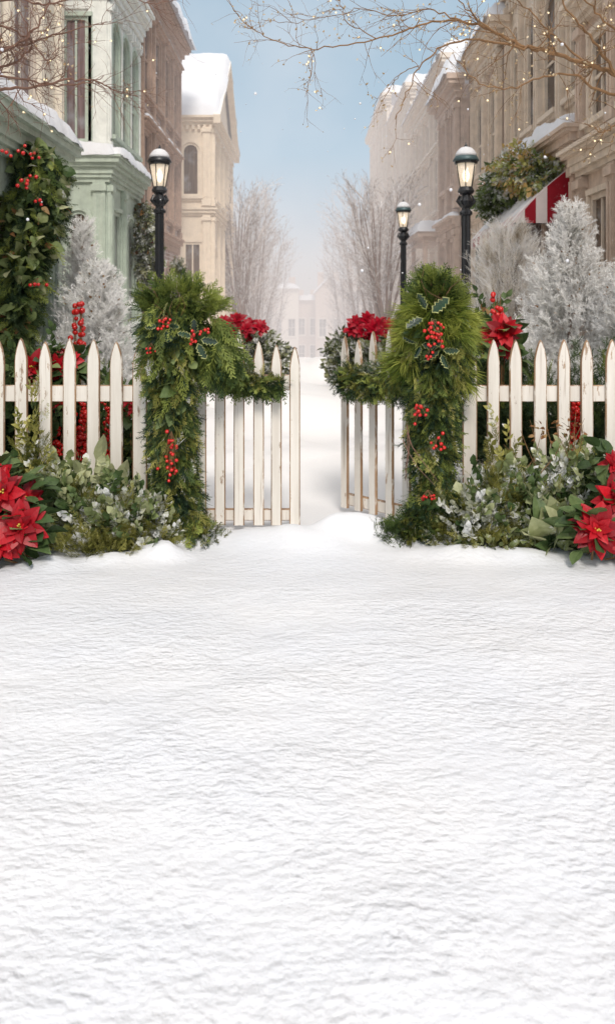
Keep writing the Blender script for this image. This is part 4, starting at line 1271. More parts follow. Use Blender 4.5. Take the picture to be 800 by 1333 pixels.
# gate leaves
gl = thing('gate', 'left leaf of the picket gate, closed and flat to the view', 'gate', (-.75, 4.93, 0))
YG = 4.93
for px, zt in ((261.5, 1.20), (286.5, 1.185), (311, 1.175), (336.5, 1.105), (359.5, 1.085), (383.5, 1.072)):
    picket(gl, (px - CX) / F * YG, YG, .03, zt, .062)
rail(gl, ((250 - CX) / F * YG, YG), ((388 - CX) / F * YG, YG), .815, .905); rail(gl, ((250 - CX) / F * YG, YG), ((388 - CX) / F * YG, YG), .052, .118)
gr = thing('gate', 'right leaf of the picket gate, swung open away from the viewer', 'gate', (.565, 4.96, 0))
A_, B_ = np.array([.60, 4.94]), np.array([.235, 5.32]); th_ = math.atan2(*(A_ - B_)[::-1])
for t, zt in ((.05, 1.17), (.30, 1.175), (.55, 1.155), (.78, 1.10), (1.0, 1.12)):
    p = A_ + (B_ - A_) * t; picket(gr, p[0], p[1], .04, zt, .060, rot=th_)
rail(gr, B_ - (A_ - B_) * .03, A_, .81, .90); rail(gr, B_ - (A_ - B_) * .03, A_, .055, .125)

# ------------------------------------------------------------------ hanging and climbing greenery
def column_points(path, n, fill=.5):
    """random points in a thick path; path rows: x y z radius. returns P, outward dir, q"""
    path = np.asarray(path, float); t = rng.random(n)
    C = path_pts(path, t)
    a = rng.uniform(0, 6.283, n); q = rng.random(n) ** fill
    tang = path_pts(path, np.clip(t + .02, 0, 1))[:, :3] - path_pts(path, np.clip(t - .02, 0, 1))[:, :3]
    tang /= np.linalg.norm(tang, axis=1, keepdims=True) + 1e-9
    ref = np.where(np.abs(tang[:, 1:2]) > .9, [[1, 0, 0]], [[0, 1, 0]])
    A = np.cross(tang, ref); A /= np.linalg.norm(A, axis=1, keepdims=True); B = np.cross(tang, A)
    O = A * np.cos(a)[:, None] + B * np.sin(a)[:, None]
    lump = np.array([1 + .55 * nz(math.cos(u) * .9 + c[0] * 3, math.sin(u) * .9, c[2] * 6.5 + c[0] * 5) for u, c in zip(a, C)])
    return C[:, :3] + O * (C[:, 3] * q * lump)[:, None], O, q, t


def greens(name, parent, path, n, tms, mat, sc, gravity=.9, out=.7, vb=.0, fill=.5, jit=.3, up=0, lump=.0, rollr=3.1):
    P, O, q, t = column_points(path, n, fill)
    D = O * out + rng.normal(0, jit, (n, 3)); D[:, 2] += up - gravity
    cl = np.array([nz(p[0] * 9, p[1] * 9, p[2] * 7) for p in P])
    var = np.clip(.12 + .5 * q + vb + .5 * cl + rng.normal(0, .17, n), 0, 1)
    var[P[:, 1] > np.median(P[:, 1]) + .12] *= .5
    mb = MB(); many(mb, tms, P, D, sc * rng.uniform(.7, 1.25, n), var, roll=rng.uniform(-rollr, rollr, n))
    return mb.build(name, M[mat] if isinstance(mat, str) else mat, parent, recalc=False)


def pxpath(rows):
    """rows: px, py, depth, radius in metres"""
    return np.array([[*at(a, b, Y), r] for a, b, Y, r in rows])


def berries(parent, c, n, rad, r=.0095, stem=True):
    c = np.array(c, float); P = []
    for k in range(400):
        p = c + rng.normal(0, 1, 3) * np.array([rad[0], .02, rad[1]]) * .55
        if all(np.linalg.norm(p - o) > r * 1.85 for o in P): P.append(p)
        if len(P) >= n: break
    mb = MB(); P = np.array(P)
    mb.scatter(SP, P, dir_rand(len(P)), r * rng.uniform(.85, 1.15, len(P)), .5)
    top = c + np.array([0, .02, rad[1] * 1.2])
    for p in P:
        if stem: mb.tube([p, (p + top) / 2 + rng.normal(0, .006, 3), top], .0016, 3, 1, cap=False)
    return mb.build('berry_cluster', [M['berry'], M['twig']], parent, True)


def holly_spray(parent, c, n, size, face=(0, -1, .2)):
    mb = MB(); a = rng.uniform(0, 6.28) + np.arange(n) * 6.283 / n + rng.uniform(-.6, .6, n)
    D = np.stack([np.cos(a), rng.uniform(-.5, .1, n), np.sin(a)], 1)
    P = np.tile(c, (n, 1)) + D * rng.uniform(.0, .04, (n, 1))
    t = np.array(face, float); t /= np.linalg.norm(t); roll = []
    for d in D:
        d = d / np.linalg.norm(d); y = np.cross((0, 0, 1), d); y /= np.linalg.norm(y) + 1e-9; z = np.cross(d, y)
        tt = t - d * np.dot(t, d); roll.append(math.atan2(-np.dot(tt, y), np.dot(tt, z)))
    mb.scatter(HO, P, D, size * rng.uniform(.8, 1.15, n), rng.uniform(0, 1, n), np.array(roll) + rng.normal(0, .6, n))
    return mb.build('holly_leaves', [M['holly_in'], M['holly_edge']], parent, recalc=False)


def twigs(parent, P0, D0, L, n, mat='twig', r=.0022, name='twig'):
    mb = MB()
    for k in range(n):
        p = np.array(P0, float) + rng.normal(0, .04, 3); d = np.array(D0, float) + rng.normal(0, .45, 3); d /= np.linalg.norm(d)
        pts = [p + d * L * t + np.array([math.sin(t * 5 + k), math.cos(t * 4 + k), 0]) * .015 for t in (0, .3, .6, 1)]
        mb.tube(pts, [r, r * .8, r * .6, r * .3], 4, cap=False)
    return mb.build(name, M[mat], parent)


YC = 4.74; mpx = YC / F
# left column
g = thing('garland_column', 'left gate post wrapped in a drooping cedar garland with holly on its domed top', 'garland', at(228, 700, YC) * [1, 1, 0])
PL = pxpath([(231, 384, YC, .10), (231, 400, YC, .165), (230, 420, YC, .19), (231, 445, YC, .175), (225, 480, YC, .105), (223, 530, YC, .078), (225, 580, YC, .072), (229, 630, YC, .07),
             (238, 670, YC - .03, .085), (254, 694, YC - .08, .065), (276, 712, YC - .14, .03)])
dome = pxpath([(200, 412, YC, .08), (215, 398, YC, .10), (232, 392, YC, .11), (252, 398, YC, .10), (268, 415, YC, .08)])
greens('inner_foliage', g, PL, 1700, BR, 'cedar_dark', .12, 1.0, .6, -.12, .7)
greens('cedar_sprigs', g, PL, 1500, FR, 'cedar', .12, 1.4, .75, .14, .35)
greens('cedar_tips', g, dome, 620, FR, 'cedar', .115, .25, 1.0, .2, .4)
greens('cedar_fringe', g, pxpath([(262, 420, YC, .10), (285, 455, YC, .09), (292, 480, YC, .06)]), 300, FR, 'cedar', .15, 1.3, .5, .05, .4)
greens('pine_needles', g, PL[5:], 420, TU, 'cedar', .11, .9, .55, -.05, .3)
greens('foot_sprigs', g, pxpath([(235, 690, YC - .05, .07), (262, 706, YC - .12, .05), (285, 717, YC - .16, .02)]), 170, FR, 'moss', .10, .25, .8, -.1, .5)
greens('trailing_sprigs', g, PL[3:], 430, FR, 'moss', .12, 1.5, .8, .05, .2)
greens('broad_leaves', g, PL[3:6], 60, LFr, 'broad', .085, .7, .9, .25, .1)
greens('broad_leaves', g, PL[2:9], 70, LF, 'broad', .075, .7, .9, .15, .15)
holly_spray(g, at(213, 422, YC - .20), 4, .08); berries(g, at(212, 420, YC - .23), 10, (.035, .03), .0085)
holly_spray(g, at(254, 440, YC - .21), 4, .095); berries(g, at(253, 439, YC - .24), 9, (.03, .035), .0085)
berries(g, at(267, 431, YC - .20), 4, (.025, .015), .0085); berries(g, at(196, 455, YC - .18), 5, (.03, .03), .007)
berries(g, at(222, 594, YC - .16), 26, (.034, .115), .0098)
twigs(g, at(222, 560, YC - .15), (0, -.1, -1), .16, 6, 'moss'); twigs(g, at(225, 415, YC - .15), (.1, -.2, .8), .14, 8)
# its swag along the gate
g = thing('garland_swag', 'cedar swag hanging over the top rail of the left gate leaf', 'garland', at(318, 495, 4.86))
SW = pxpath([(268, 470, 4.80, .06), (288, 487, 4.84, .045), (314, 496, 4.86, .034), (340, 497, 4.87, .028), (366, 499, 4.88, .010)])
greens('inner_foliage', g, SW, 260, BR, 'cedar_dark', .07, .7, .8, -.05, .7)
greens('cedar_sprigs', g, SW, 420, FRs + FR, 'cedar', .095, .9, .7, .06, .4)
greens('moss_sprigs', g, SW, 260, FR, 'moss', .065, .6, .9, -.02, .3)
# right column
g = thing('garland_column', 'right gate post wrapped in bright pine garland with holly and a pointed top', 'garland', at(562, 700, YC) * [1, 1, 0])
PR = pxpath([(565, 372, YC, .05), (566, 390, YC, .10), (566, 408, YC, .135), (568, 435, YC, .155), (568, 470, YC, .125), (563, 515, YC, .085), (562, 570, YC, .072), (563, 620, YC, .07),
             (560, 665, YC - .03, .085), (552, 690, YC - .06, .11)])
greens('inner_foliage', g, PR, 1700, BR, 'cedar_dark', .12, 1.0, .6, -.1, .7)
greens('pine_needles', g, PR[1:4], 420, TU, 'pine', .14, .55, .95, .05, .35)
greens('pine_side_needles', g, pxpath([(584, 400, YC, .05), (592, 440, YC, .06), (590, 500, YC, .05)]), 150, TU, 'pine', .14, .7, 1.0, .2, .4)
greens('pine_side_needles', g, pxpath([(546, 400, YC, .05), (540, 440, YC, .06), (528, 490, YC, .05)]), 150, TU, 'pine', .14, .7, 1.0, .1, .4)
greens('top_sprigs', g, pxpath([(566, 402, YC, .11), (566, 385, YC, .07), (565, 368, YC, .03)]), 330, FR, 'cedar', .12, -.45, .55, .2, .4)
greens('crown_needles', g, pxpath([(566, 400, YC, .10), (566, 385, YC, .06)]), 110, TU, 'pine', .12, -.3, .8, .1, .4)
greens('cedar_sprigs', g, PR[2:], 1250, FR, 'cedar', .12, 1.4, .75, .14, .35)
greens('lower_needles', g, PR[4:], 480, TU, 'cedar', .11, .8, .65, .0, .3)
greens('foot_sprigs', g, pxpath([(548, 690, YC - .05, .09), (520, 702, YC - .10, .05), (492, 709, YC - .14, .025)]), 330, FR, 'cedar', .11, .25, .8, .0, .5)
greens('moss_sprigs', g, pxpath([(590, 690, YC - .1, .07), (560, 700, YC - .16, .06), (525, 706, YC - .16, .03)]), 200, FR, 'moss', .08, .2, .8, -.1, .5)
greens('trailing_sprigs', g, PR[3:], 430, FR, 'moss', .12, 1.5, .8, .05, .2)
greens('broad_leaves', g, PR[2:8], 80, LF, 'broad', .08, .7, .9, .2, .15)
greens('broad_leaves', g, PR[3:8], 26, LFr, 'moss', .085, .9, .9, .2, .15)
holly_spray(g, at(558, 410, YC - .21), 4, .115); holly_spray(g, at(572, 455, YC - .22), 4, .10); holly_spray(g, at(548, 448, YC - .20), 3, .09)
berries(g, at(563, 428, YC - .26), 14, (.05, .04), .0098); berries(g, at(565, 442, YC - .26), 12, (.045, .035), .0098); berries(g, at(560, 463, YC - .24), 5, (.02, .035), .009)
berries(g, at(546, 541, YC - .19), 11, (.036, .05), .0098); berries(g, at(572, 579, YC - .18), 8, (.036, .036), .0098); berries(g, at(557, 646, YC - .18), 9, (.035, .025), .0085)
twigs(g, at(562, 400, YC - .12), (0, -.1, 1), .17, 9, 'bark', .003); twigs(g, at(536, 560, YC - .15), (0, -.1, -1), .3, 4, 'twig_red', .003)
g = thing('garland_swag', 'bushy cedar swag hanging over the opened right gate leaf', 'garland', at(480, 495, 4.95))
SW = pxpath([(524, 486, 4.82, .07), (498, 494, 4.88, .062), (475, 496, 4.98, .058), (456, 492, 5.06, .05), (444, 490, 5.1, .03)])
greens('inner_foliage', g, SW, 380, BR, 'cedar_dark', .09, .7, .8, -.05, .7)
greens('moss_sprigs', g, SW, 560, FR, 'moss', .075, .6, .9, -.05, .4)
greens('cedar_sprigs', g, SW, 360, FR, 'cedar', .09, .8, .8, .08, .4)

# garland on the shopfront, left edge
g = thing('wall_garland', 'thick leafy evergreen garland with red berries hanging on the grey green shopfront', 'garland', (-2.3, 7.2, 1.9))
WG = np.array([[-2.27, 6.95, 2.66, .10], [-2.27, 6.95, 2.5, .20], [-2.27, 7.0, 2.25, .25], [-2.27, 6.92, 1.95, .23], [-2.28, 6.80, 1.65, .18], [-2.29, 6.68, 1.4, .12], [-2.29, 6.6, 1.1, .08], [-2.29, 6.55, .7, .05]])
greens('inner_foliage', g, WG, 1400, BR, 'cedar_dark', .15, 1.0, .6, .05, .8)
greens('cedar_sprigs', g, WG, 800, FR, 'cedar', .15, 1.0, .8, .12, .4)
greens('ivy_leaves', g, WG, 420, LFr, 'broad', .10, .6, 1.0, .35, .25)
greens('pale_leaves', g, WG[:6], 110, LFr, 'euc', .11, .6, 1.0, .2, .1)
for (px, py, n_) in ((35, 238, 7), (48, 264, 3), (30, 197, 3), (48, 200, 4), (10, 202, 3), (48, 370, 4)):
    berries(g, at(px, py, -2.02 * F / (px - CX)), n_, (.045, .04), .014)
greens('dry_leaves', g, WG[2:7], 60, LF, 'dryleaf', .07, .6, 1, .0, .1)
# thin garland on the brick corner
g = thing('wall_garland', 'narrow hanging garland with red flowers at the far corner of the sage bay house', 'garland', (-3.05, 15.6, 2.7))
WG2 = np.array([[-3.08, 15.75, 3.25, .06], [-3.05, 15.7, 2.95, .2], [-3.05, 15.75, 2.5, .24], [-3.06, 15.8, 2.1, .18], [-3.06, 15.8, 1.8, .06]])
greens('foliage', g, WG2, 700, LS, 'far_green', .18, .9, .8, .05, .4)
for p in ((-2.85, 15.9, 2.95), (-2.85, 15.7, 2.55)):
    fb = MB(); bloom(fb, p, 0, .12, 5, (.4, -1, .3)); fb.build('bloom', M['red_far'], g, recalc=False)
greens('dry_leaves', g, WG2, 90, LF, 'dryleaf', .12, .6, 1, .2, .1)
# green garland over the awning
g = thing('awning_garland', 'snow dusted green garland draped on the ledge above the striped awning', 'garland', (3.0, 12.2, 3.1))
AG = pxpath([(718, 243, 10.9, .06), (704, 228, 11.0, .16), (688, 216, 11.3, .16), (668, 222, 11.8, .18), (652, 242, 12.2, .17), (642, 270, 12.6, .10)])
greens('foliage', g, AG, 900, LS, 'awn_green', .19, .7, .9, .35, .4)
greens('inner_foliage', g, AG, 200, BR, 'far_green', .2, .8, .7, -.2, .7)

# ------------------------------------------------------------------ planting behind the fence
def shrub(name, label, c, R, H, layers, cat='shrub', group=None, core=True, base=0.02):
    """layers: (part name, templates, material, count, size, up, var bias)"""
    x, y = c; g = thing(name, label, cat, (x, y, 0), group)
    for (pn, tms, mat, n, sc, up, vb) in layers:
        a = rng.uniform(0, 6.283, n); el = np.arcsin(rng.random(n) ** .8); q = rng.random(n) ** .45
        lump = np.array([1 + .45 * nz(math.cos(aa) * 1.7 + x * 3, math.sin(aa) * 1.7, ee * 2.4 + y) for aa, ee in zip(a, el)])
        P = np.stack([x + np.cos(a) * np.cos(el) * R[0] * q * lump, y + np.sin(a) * np.cos(el) * R[1] * q * lump, base + H * np.sin(el) * q * lump], 1)
        D = np.stack([np.cos(a) * np.cos(el), np.sin(a) * np.cos(el), np.sin(el) + up], 1) + rng.normal(0, .35, (n, 3))
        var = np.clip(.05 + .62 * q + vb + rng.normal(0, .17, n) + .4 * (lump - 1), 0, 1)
        mb = MB(); many(mb, tms, P, D, sc * rng.uniform(.65, 1.25, n), var, roll=rng.uniform(-3, 3, n))
        mb.build(pn, M[mat], g, recalc=False)
    return g


def berry_spray(label, x, y, z0, z1, wd, n, group='red berry sprays behind the fence', size=.016):
    g = thing('berry_spray', label, 'berry spray', (x, y, 0), group)
    mb = MB(); P = []
    for k in range(5):
        a = rng.uniform(-wd, wd); pts = [(x, y, 0), (x + a * .3, y, z0 * .6), (x + a * .8, y - .02, z0 + (z1 - z0) * .5), (x + a, y - .02, z1 - .03 * k)]
        mb.tube(pts, [.006, .005, .004, .002], 4)
        m_ = n // 5
        tt = rng.uniform(0, 1, m_); base = path_pts(np.array(pts[1:]), tt); P.append(base + rng.normal(0, wd * .22, (m_, 3)))
    mb.build('stem', M['twig'], g)
    P = np.concatenate(P); P = P[P[:, 2] > z0 - .02]
    mb = MB(); mb.scatter(SPs, P, dir_rand(len(P)), size * rng.uniform(.8, 1.2, len(P)), .5); mb.build('berries', M['berry'], g, True)


def leaves_of(parent, c, R, n, mat='broad', sc=.10, vb=0.1, tms=None, name='leaves'):
    a = rng.uniform(0, 6.283, n); el = rng.uniform(-.5, 1.2, n); q = rng.random(n) ** .4
    P = np.stack([c[0] + np.cos(a) * np.cos(el) * R * q, c[1] + np.sin(a) * np.cos(el) * R * .7 * q, np.maximum(.02, c[2] + np.sin(el) * R * q)], 1)
    D = np.stack([np.cos(a), np.sin(a) * .8, np.sin(el)], 1) + rng.normal(0, .25, (n, 3))
    mb = MB(); many(mb, tms or LFr, P, D, sc * rng.uniform(.7, 1.2, n), np.clip(rng.normal(.4 + vb, .2, n), 0, 1), roll=rng.uniform(-1, 1, n))
    return mb.build(name, M[mat], parent, recalc=False)


def poinsettia(label, blooms, y, group=None, leaf_n=60, R=.16, far=False, stem_to=None):
    """blooms: px, py, depth, radius, facing"""
    c0 = at(*blooms[0][:2], blooms[0][2])
    g = thing('poinsettia_plant', label, 'poinsettia', (c0[0], c0[1], 0), group)
    cs = []
    for k, (px, py, Y, R_, face) in enumerate(blooms):
        c = at(px, py, Y); cs.append(c); fb = MB(); bloom(fb, c, 0, R_, int(px * 7 + k), face)
        o = fb.build('bloom', M['red'], g, recalc=False)
        t = np.array(face, float); t /= np.linalg.norm(t); cb = MB(); n = 9
        P = c + t * R_ * .16 + rng.normal(0, R_ * .06, (n, 3)); cb.scatter(SPs, P, dir_rand(n), R_ * .04, .5); cb.build('flower_centre', M['yellow'], o, True)
        sb = MB(); sb.tube([c, c + np.array([0, .05, -.1]), (c0[0], Y + .08, 0)], [.004, .005, .006], 5); sb.build('stem', M['twig'], g)
    for c in cs: leaves_of(g, c + np.array([0, .07, -.05]), R, leaf_n, 'broad', .10)
    return g

# left bed, behind the pickets
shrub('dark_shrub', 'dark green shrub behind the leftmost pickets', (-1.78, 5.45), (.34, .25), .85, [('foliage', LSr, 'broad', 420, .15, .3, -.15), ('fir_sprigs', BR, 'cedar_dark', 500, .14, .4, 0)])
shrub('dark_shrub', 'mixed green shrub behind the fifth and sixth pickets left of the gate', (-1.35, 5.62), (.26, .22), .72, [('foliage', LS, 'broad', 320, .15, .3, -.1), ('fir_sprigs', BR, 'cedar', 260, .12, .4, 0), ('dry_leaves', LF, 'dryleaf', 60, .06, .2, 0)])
poinsettia('red poinsettia showing between the second and third pickets from the left', [(43, 478, 5.35, .13, (0, -1, .3)), (40, 500, 5.35, .09, (0, -1, 0))], 5.35, 'poinsettias behind the left pickets', 30)
poinsettia('red poinsettia with darker bracts showing between the third and fifth pickets from the left', [(74, 478, 5.40, .11, (.2, -1, .3)), (88, 470, 5.42, .10, (0, -1, .3)), (77, 520, 5.38, .09, (0, -1, .2))], 5.4, 'poinsettias behind the left pickets', 30)
poinsettia('low red poinsettia beside the left garland column, behind the last picket', [(172, 528, 5.4, .085, (0, -1, .3)), (166, 520, 5.4, .06, (0, -1, .5))], 5.4, 'poinsettias behind the left pickets', 22, .10)
berry_spray('upright red berry spray before the round flocked fir', (103 - 400) / F * 6.4, 6.4, 1.02, 1.38, .05, 60, size=.022)
berry_spray('dense red berry spray behind the fourth left picket', (105 - 400) / F * 5.35, 5.35, .35, .82, .06, 130)
berry_spray('low red berry spray seen between left pickets near the snow', (74 - 400) / F * 5.3, 5.3, .30, .60, .05, 60)
berry_spray('scattered red berry spray near the sixth left picket', (136 - 400) / F * 5.35, 5.35, .35, .75, .07, 90, size=.012)
# right bed
for k, (px, R_) in enumerate(((652, .2), (705, .3), (765, .32), (830, .3))):
    shrub('hedge_shrub', ['small mixed evergreen shrub behind the first right pickets', 'dense evergreen shrub behind the middle right pickets', 'dense evergreen shrub below the tall flocked fir', 'evergreen shrub at the right picture edge'][k],
          ((px - 400) / F * 5.55, 5.55), (R_, .24), (.70, .80, .84, .8)[k], [('foliage', BR, 'cedar_dark', 700, .15, .5, .12), ('fir_sprigs', FR, 'cedar', 300, .12, .5, -.1), ('tan_sprigs', TW, 'moss', 60, .12, .6, .1)], group='evergreen shrubs behind the right pickets', base=(.25, .0, .0, 0)[k])
poinsettia('large deep red poinsettia above the first right pickets', [(655, 432, 5.4, .13, (-.1, -1, .3)), (636, 436, 5.42, .085, (-.5, -1, .2)), (658, 455, 5.4, .07, (0, -1, -.2))], 5.4, None, 30, .12)
berry_spray('tall spiky red berry spray behind the right poinsettia', (645 - 400) / F * 5.7, 5.7, 1.15, 1.42, .035, 55, size=.02)
berry_spray('red berry spray between the fifth and sixth right pickets', (747 - 400) / F * 5.25, 5.25, .40, .78, .05, 110)
g = shrub('planter_shrub', 'brownish twiggy shrub between the right garland and the poinsettia', ((628 - 400) / F * 6.2, 6.2), (.22, .2), .95, [('foliage', LS, 'broad', 260, .13, .4, -.1), ('dry_leaves', LF, 'dryleaf', 90, .09, .4, .1)], base=.3)
mb = MB(); x_, y_ = (628 - 400) / F * 6.2, 6.2; mb.lathe([(.13, 0), (.15, .05), (.12, .1), (.2, .4), (.215, .42), (.2, .44)], (x_, y_, 0), 14); mb.build('planter', M['greige'], g, True)

# ------------------------------------------------------------------ planting in front of the fence
E = 'mixed frosted shrubs along the foot of the fence'
def px_shrub(name, label, px, Y, rx, H, layers, ry=.14): return shrub(name, label, ((px - 400) / F * Y, Y), (rx, ry), H * (.8 if H < .6 else .95), layers, group=E)
big = lambda a, b, c, d=0: [('broad_leaves', LFr, 'euc', a, .08, .5, .05), ('leafy_sprigs', LSr, 'euc', b // 2, .13, .5, .0), ('dark_sprigs', LSr, 'broad', b // 2, .13, .5, .05), ('moss_sprigs', FR, 'moss', int(c * 1.5), .10, .5, -.05)] + ([('frosted_sprigs', LSr, 'dusty', d, .10, .6, .05)] if d else [])
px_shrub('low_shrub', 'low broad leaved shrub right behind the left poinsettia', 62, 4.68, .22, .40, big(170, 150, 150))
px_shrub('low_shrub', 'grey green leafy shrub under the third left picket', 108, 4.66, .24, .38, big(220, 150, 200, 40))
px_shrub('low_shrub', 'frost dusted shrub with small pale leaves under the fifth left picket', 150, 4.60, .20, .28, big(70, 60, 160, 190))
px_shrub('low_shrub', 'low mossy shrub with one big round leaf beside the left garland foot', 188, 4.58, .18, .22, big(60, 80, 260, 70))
px_shrub('moss_clump', 'yellow green moss clump spilling on the snow at the left', 130, 4.44, .24, .10, [('moss_sprigs', FR, 'moss', 420, .075, .35, -.05)], .10)
px_shrub('fern_shrub', 'thin upright sprigs climbing before the second left picket', 44, 4.72, .11, .72, [('sprigs', LS, 'moss', 90, .10, 1.4, .0), ('fronds', FR, 'moss', 150, .09, 1.4, .0)], .06)
px_shrub('low_shrub', 'grey green leaves at the left picture edge behind the poinsettia', 8, 4.7, .2, .46, big(150, 130, 60))
px_shrub('broad_leaf_plant', 'upright broad grey leaves at the foot of the last left pickets', 135, 4.74, .12, .46, [('broad_leaves', LF, 'euc', 42, .14, 1.3, .1)], .06)
# right
px_shrub('low_shrub', 'frosted twiggy shrub at the foot of the right garland', 612, 4.62, .17, .30, big(70, 70, 130, 140))
px_shrub('low_shrub', 'yellow green sprig shrub under the second right picket', 655, 4.66, .20, .40, big(60, 60, 330, 60))
px_shrub('low_shrub', 'leafy grey green shrub under the third right picket', 690, 4.62, .19, .36, big(200, 110, 140, 80))
px_shrub('low_shrub', 'tall frosted shrub with pale flower heads under the fifth right picket', 735, 4.66, .20, .54, big(110, 100, 150, 200))
px_shrub('low_shrub', 'dark leafy shrub just behind the right poinsettia', 775, 4.66, .22, .50, big(160, 200, 60, 40))
px_shrub('low_shrub', 'leafy shrub at the right picture edge', 822, 4.66, .22, .50, big(160, 160, 60, 40))
px_shrub('broad_leaf_plant', 'pair of large pale green leaves drooping onto the snow left of the right poinsettia', 722, 4.46, .13, .20, [('broad_leaves', LFr, 'euc', 34, .14, .1, .25), ('broad_leaves', LF, 'broad', 30, .13, .2, .1)], .07)
px_shrub('moss_clump', 'moss and small leaves on the snow under the right shrubs', 640, 4.47, .25, .10, [('moss_sprigs', FR, 'moss', 240, .07, .3, -.1), ('small_leaves', LF, 'euc', 130, .05, .3, .05)], .09)
px_shrub('fern_shrub', 'thin yellow sprigs climbing between the first right pickets', 655, 4.76, .14, .62, [('sprigs', LS, 'moss', 50, .10, 1.5, .1), ('fronds', FR, 'moss', 60, .10, 1.4, .1)], .05)
for k, (px, lab) in enumerate(((712, 'dry brown seed stalk before the fourth right picket'), (742, 'curled dry brown stalk before the fifth right picket'))):
    t_ = thing('dry_stalk', lab, 'dry plant', at(px, 690, 4.7) * [1, 1, 0], 'dry brown stalks before the right pickets')
    b0 = at(px, 690, 4.7) * [1, 1, 0]
    twigs(t_, b0 + [0, 0, .40], (0, 0, 1), .28, 6, 'twig', .0035, 'stalk'); leaves_of(t_, b0 + [0, 0, .6], .09, 26, 'dryleaf', .03, .1, LF)

FACE = (0, -1, .35)
poinsettia('large bright red poinsettia plant on the snow at the left picture edge', [(26, 686, 4.20, .15, (.15, -1, .35)), (4, 642, 4.28, .135, (0, -1, .45)), (2, 706, 4.18, .13, (-.1, -1, .15)), (-40, 670, 4.3, .15, (-.2, -1, .4)), (34, 650, 4.36, .11, (.4, -1, .6)), (-6, 622, 4.4, .10, (0, -1, .8))], 4.3, 'foreground poinsettias', 30, .14)
poinsettia('large bright red poinsettia plant on the snow at the right picture edge', [(776, 690, 4.20, .145, (-.1, -1, .3)), (802, 652, 4.30, .135, (0, -1, .5)), (822, 700, 4.22, .14, (.2, -1, .3)), (840, 650, 4.35, .14, (.2, -1, .5)), (802, 605, 4.45, .09, (0, -1, .4))], 4.3, 'foreground poinsettias', 30, .15)

# ------------------------------------------------------------------ overhanging bare branches with fairy lights
def branch_tree(name, label, trunk, limbs, mat, seed, light_every=.25, twig_len=.35, density=1.0, nl=60, buds=.35):
    g = thing(name, label, 'tree', (trunk[0][0], trunk[0][1], 0))
    mb = MB(); mb.tube([t[:3] for t in trunk], [t[3] for t in trunk], 10); mb.build('trunk', M['bark'], g, True)
    r = random.Random(seed); mb = MB(); tips = []
    def sub(p, d, L, rad, lv):
        pts = [p]; d = d / np.linalg.norm(d); q = p.copy(); n = 5 if lv else 4
        for k in range(n):
            d = d + np.array([r.gauss(0, .22), r.gauss(0, .16), r.gauss(0, .22) - .03]); d /= np.linalg.norm(d)
            q = q + d * L / n; pts.append(q.copy())
        mb.tube(pts, np.linspace(rad, rad * .35, n + 1), 4 if rad < .003 else 5, cap=False)
        tips.append(pts[-1]); tips.append(pts[2])
        if lv > 0:
            for k in range(r.randint(2, 4)):
                i = r.randint(1, n - 1); dd = d + np.array([r.gauss(0, .7), r.gauss(0, .4), r.gauss(0, .7)])
                sub(pts[i], dd, L * r.uniform(.4, .7), rad * .55, lv - 1)
    for lm in limbs:
        P = np.array([at(a, b, Y) for a, b, Y, _ in lm]); R_ = np.array([q[3] for q in lm])
        # smooth the hand-set polyline and add slight kinks
        t = np.linspace(0, 1, len(P) * 5); s = np.linspace(0, 1, len(P))
        C = np.stack([np.interp(t, s, P[:, k]) for k in range(3)], 1); Rr = np.interp(t, s, R_)
        C[1:-1] = (C[:-2] + C[1:-1] * 2 + C[2:]) / 4; C[1:-1] = (C[:-2] + C[1:-1] * 2 + C[2:]) / 4
        C[2:-1] += rng.normal(0, .005, C[2:-1].shape)
        mb.tube(C, Rr, 6)
        Ls = np.linalg.norm(np.diff(C, axis=0), axis=1).sum(); cnt = int(Ls / .075 * density)
        for k in range(cnt):
            i = r.randint(2, len(C) - 2); d = C[i+1] - C[i]; d /= np.linalg.norm(d) + 1e-9
            dd = d * .8 + np.array([r.gauss(0, .6), r.gauss(0, .5), r.gauss(0, .6)])
            sub(C[i], dd, twig_len * r.uniform(.35, 1), max(.0018, Rr[i] * .42), 1 if r.random() < .7 else 2)
        tips.append(C[-1])
    mb.build('branches', M[mat], g)
    r.shuffle(tips)
    lb = MB(); proto = None
    vis = [t for t in tips if abs(t[0]) < .38 * t[1] and (t[2] - EYE) / t[1] * F < 410]
    for k, t in enumerate(vis[:nl]):
        if proto is None:
            bm_ = MB(); bm_.scatter(SPs, [(0, 0, 0)], [(1, 0, 0)], .0055, .5); proto = bm_.build('fairy_bulb', M['fairy'], None, True); proto.parent = g; o = proto
        else: o = proto.copy(); COL.objects.link(o)
        o.location = Vector([float(c) for c in t]) - Vector(g.location)
    # small pale buds left on the twigs
    n = len(tips); P = np.array(tips)[:int(len(tips) * buds)]; n = len(P); mb = MB()
    many(mb, LF, P, dir_rand(n), rng.uniform(.010, .020, n), rng.uniform(.3, 1, n), roll=rng.uniform(0, 6, n)); o = mb.build('pale_buds', M['bud'], g, recalc=False); o['kind'] = 'stuff'

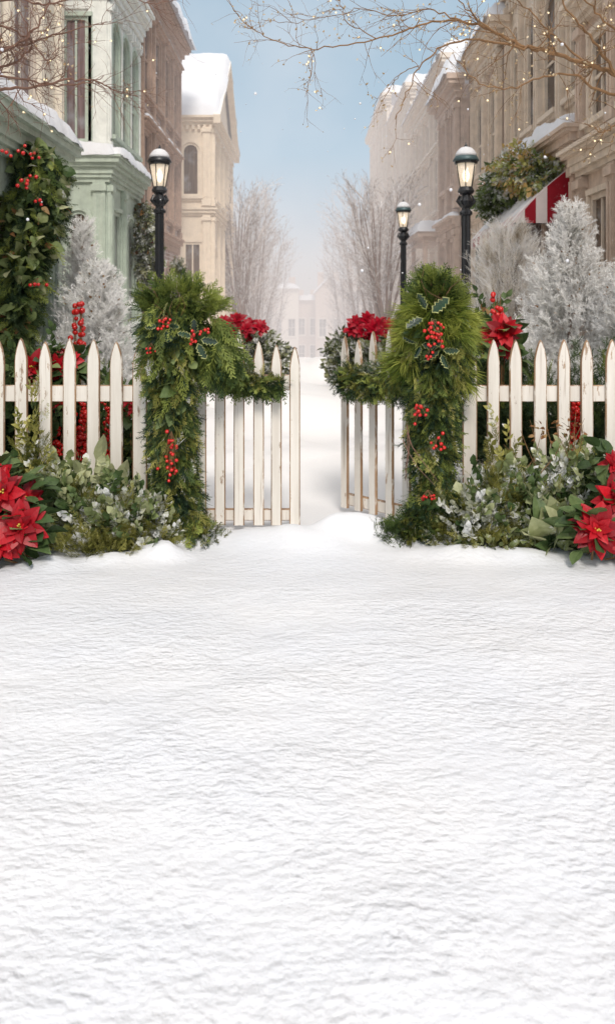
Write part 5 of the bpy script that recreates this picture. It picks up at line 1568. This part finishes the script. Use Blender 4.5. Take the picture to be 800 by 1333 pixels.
M['bud'] = m_leaf('pale_bud', [(0, G(.25, .15, .07)), (.5, G(.50, .36, .20)), (1, G(.80, .68, .48))], .6, 0, .3)
Y0 = 4.9
branch_tree('bare_tree', 'golden bare branches with fairy lights reaching in from the upper right',
    [(2.55, 5.0, -.2, .11), (2.52, 5.0, 1.0, .09), (2.45, 4.98, 2.0, .075), (2.35, 4.95, 2.55, .06), (2.2, 4.9, 3.0, .045), (2.05, 4.9, 3.6, .03)],
    [[(940, 170, 4.95, .035), (870, 130, 4.9, .024), (800, 95, 4.85, .014), (760, 80, 4.8, .012), (720, 70, 4.8, .011), (680, 60, 4.75, .0095), (640, 40, 4.7, .008), (600, 25, 4.7, .007), (560, 28, 4.7, .0055), (530, 38, 4.7, .005), (490, 50, 4.7, .004), (430, 62, 4.7, .0036), (390, 63, 4.7, .003), (350, 50, 4.7, .0025), (315, 28, 4.7, .002), (292, -5, 4.7, .0015)],
     [(700, 66, 4.75, .008), (660, 57, 4.7, .007), (620, 50, 4.65, .006), (575, 58, 4.6, .005), (545, 85, 4.6, .004), (532, 115, 4.6, .003), (514, 155, 4.6, .002)],
     [(600, 26, 4.7, .005), (560, 10, 4.8, .004), (520, 22, 4.8, .003), (470, 10, 4.8, .0025), (430, 20, 4.8, .002), (385, 30, 4.8, .0018), (340, 25, 4.8, .0015)],
     [(490, 50, 4.7, .003), (450, 30, 4.7, .0025), (440, -5, 4.7, .002)],
     [(405, 62, 4.7, .003), (406, 90, 4.68, .002), (397, 126, 4.66, .0012)],
     [(820, 130, 4.8, .010), (780, 118, 4.7, .008), (745, 95, 4.65, .006), (700, 100, 4.6, .005), (660, 118, 4.6, .004), (620, 108, 4.6, .003), (590, 70, 4.6, .002)],
     [(800, 96, 4.8, .010), (770, 50, 4.75, .007), (740, 15, 4.7, .005), (715, -30, 4.7, .003)],
     [(830, 60, 4.9, .008), (790, 30, 4.85, .006), (755, -5, 4.8, .004), (730, -40, 4.8, .003)],
     [(760, 80, 4.8, .007), (720, 45, 4.85, .005), (690, 15, 4.9, .004), (650, -15, 4.9, .003)],
     [(640, 40, 4.7, .005), (600, 5, 4.6, .003), (575, -25, 4.6, .002)],
     [(860, 180, 4.9, .012), (815, 150, 4.85, .007), (785, 175, 4.8, .004), (760, 160, 4.8, .002)],
     [(545, 85, 4.6, .003), (520, 95, 4.6, .002), (505, 120, 4.6, .0014)]], 'twig', 5, twig_len=.30, density=1.15, nl=60, buds=.45)
branch_tree('bare_tree', 'tangled reddish brown branches with fairy lights reaching in from the upper left',
    [(-2.45, 4.9, -.2, .10), (-2.42, 4.9, 1.0, .085), (-2.35, 4.88, 2.0, .07), (-2.25, 4.85, 2.6, .05), (-2.15, 4.8, 3.1, .04), (-2.1, 4.8, 3.6, .03)],
    [[(-95, 120, 4.85, .03), (-40, 122, 4.75, .016), (0, 116, 4.6, .009), (40, 112, 4.55, .007), (80, 105, 4.5, .006), (120, 102, 4.5, .005), (150, 118, 4.5, .003), (180, 125, 4.5, .002)],
     [(-95, 100, 4.85, .02), (-40, 100, 4.7, .010), (10, 98, 4.6, .007), (55, 108, 4.55, .005), (100, 112, 4.5, .004), (135, 98, 4.5, .002)],
     [(-90, 80, 4.8, .02), (-20, 75, 4.6, .010), (20, 60, 4.5, .007), (50, 35, 4.5, .005), (65, 0, 4.5, .003)],
     [(-60, 40, 4.8, .012), (0, 30, 4.6, .007), (40, 50, 4.55, .005), (62, 80, 4.5, .004), (75, 70, 4.5, .002), (78, 45, 4.5, .002)],
     [(-60, 20, 4.8, .012), (20, -5, 4.6, .007), (60, 8, 4.55, .005), (100, -5, 4.5, .004), (150, -12, 4.5, .003), (200, 5, 4.5, .002), (230, 0, 4.5, .001)],
     [(-50, 60, 4.8, .010), (20, 62, 4.6, .006), (60, 48, 4.55, .005), (110, 35, 4.5, .003), (140, 28, 4.5, .002)],
     [(-50, 100, 4.7, .010), (15, 85, 4.6, .006), (40, 65, 4.55, .005), (35, 30, 4.5, .003), (20, 5, 4.5, .002)]], 'twig_red', 9, twig_len=.30, density=1.7, nl=32, buds=.06)

# a few drifting snowflakes in the air
mb = MB(); n = 110; Yv = rng.uniform(2.8, 14, n); px = rng.uniform(-60, 860, n); py = rng.uniform(-80, 380, n)
P = np.stack([(px - 400) / F * Yv, Yv, 1.3 - (py - 400) / F * Yv], 1)
mb.scatter(SPs, P, dir_rand(n), rng.uniform(.003, .008, n), .5)
tag(mb.build('snowflakes', M['snowcap'], None, True, recalc=False, loc=(0, 6, 2)), kind='stuff')
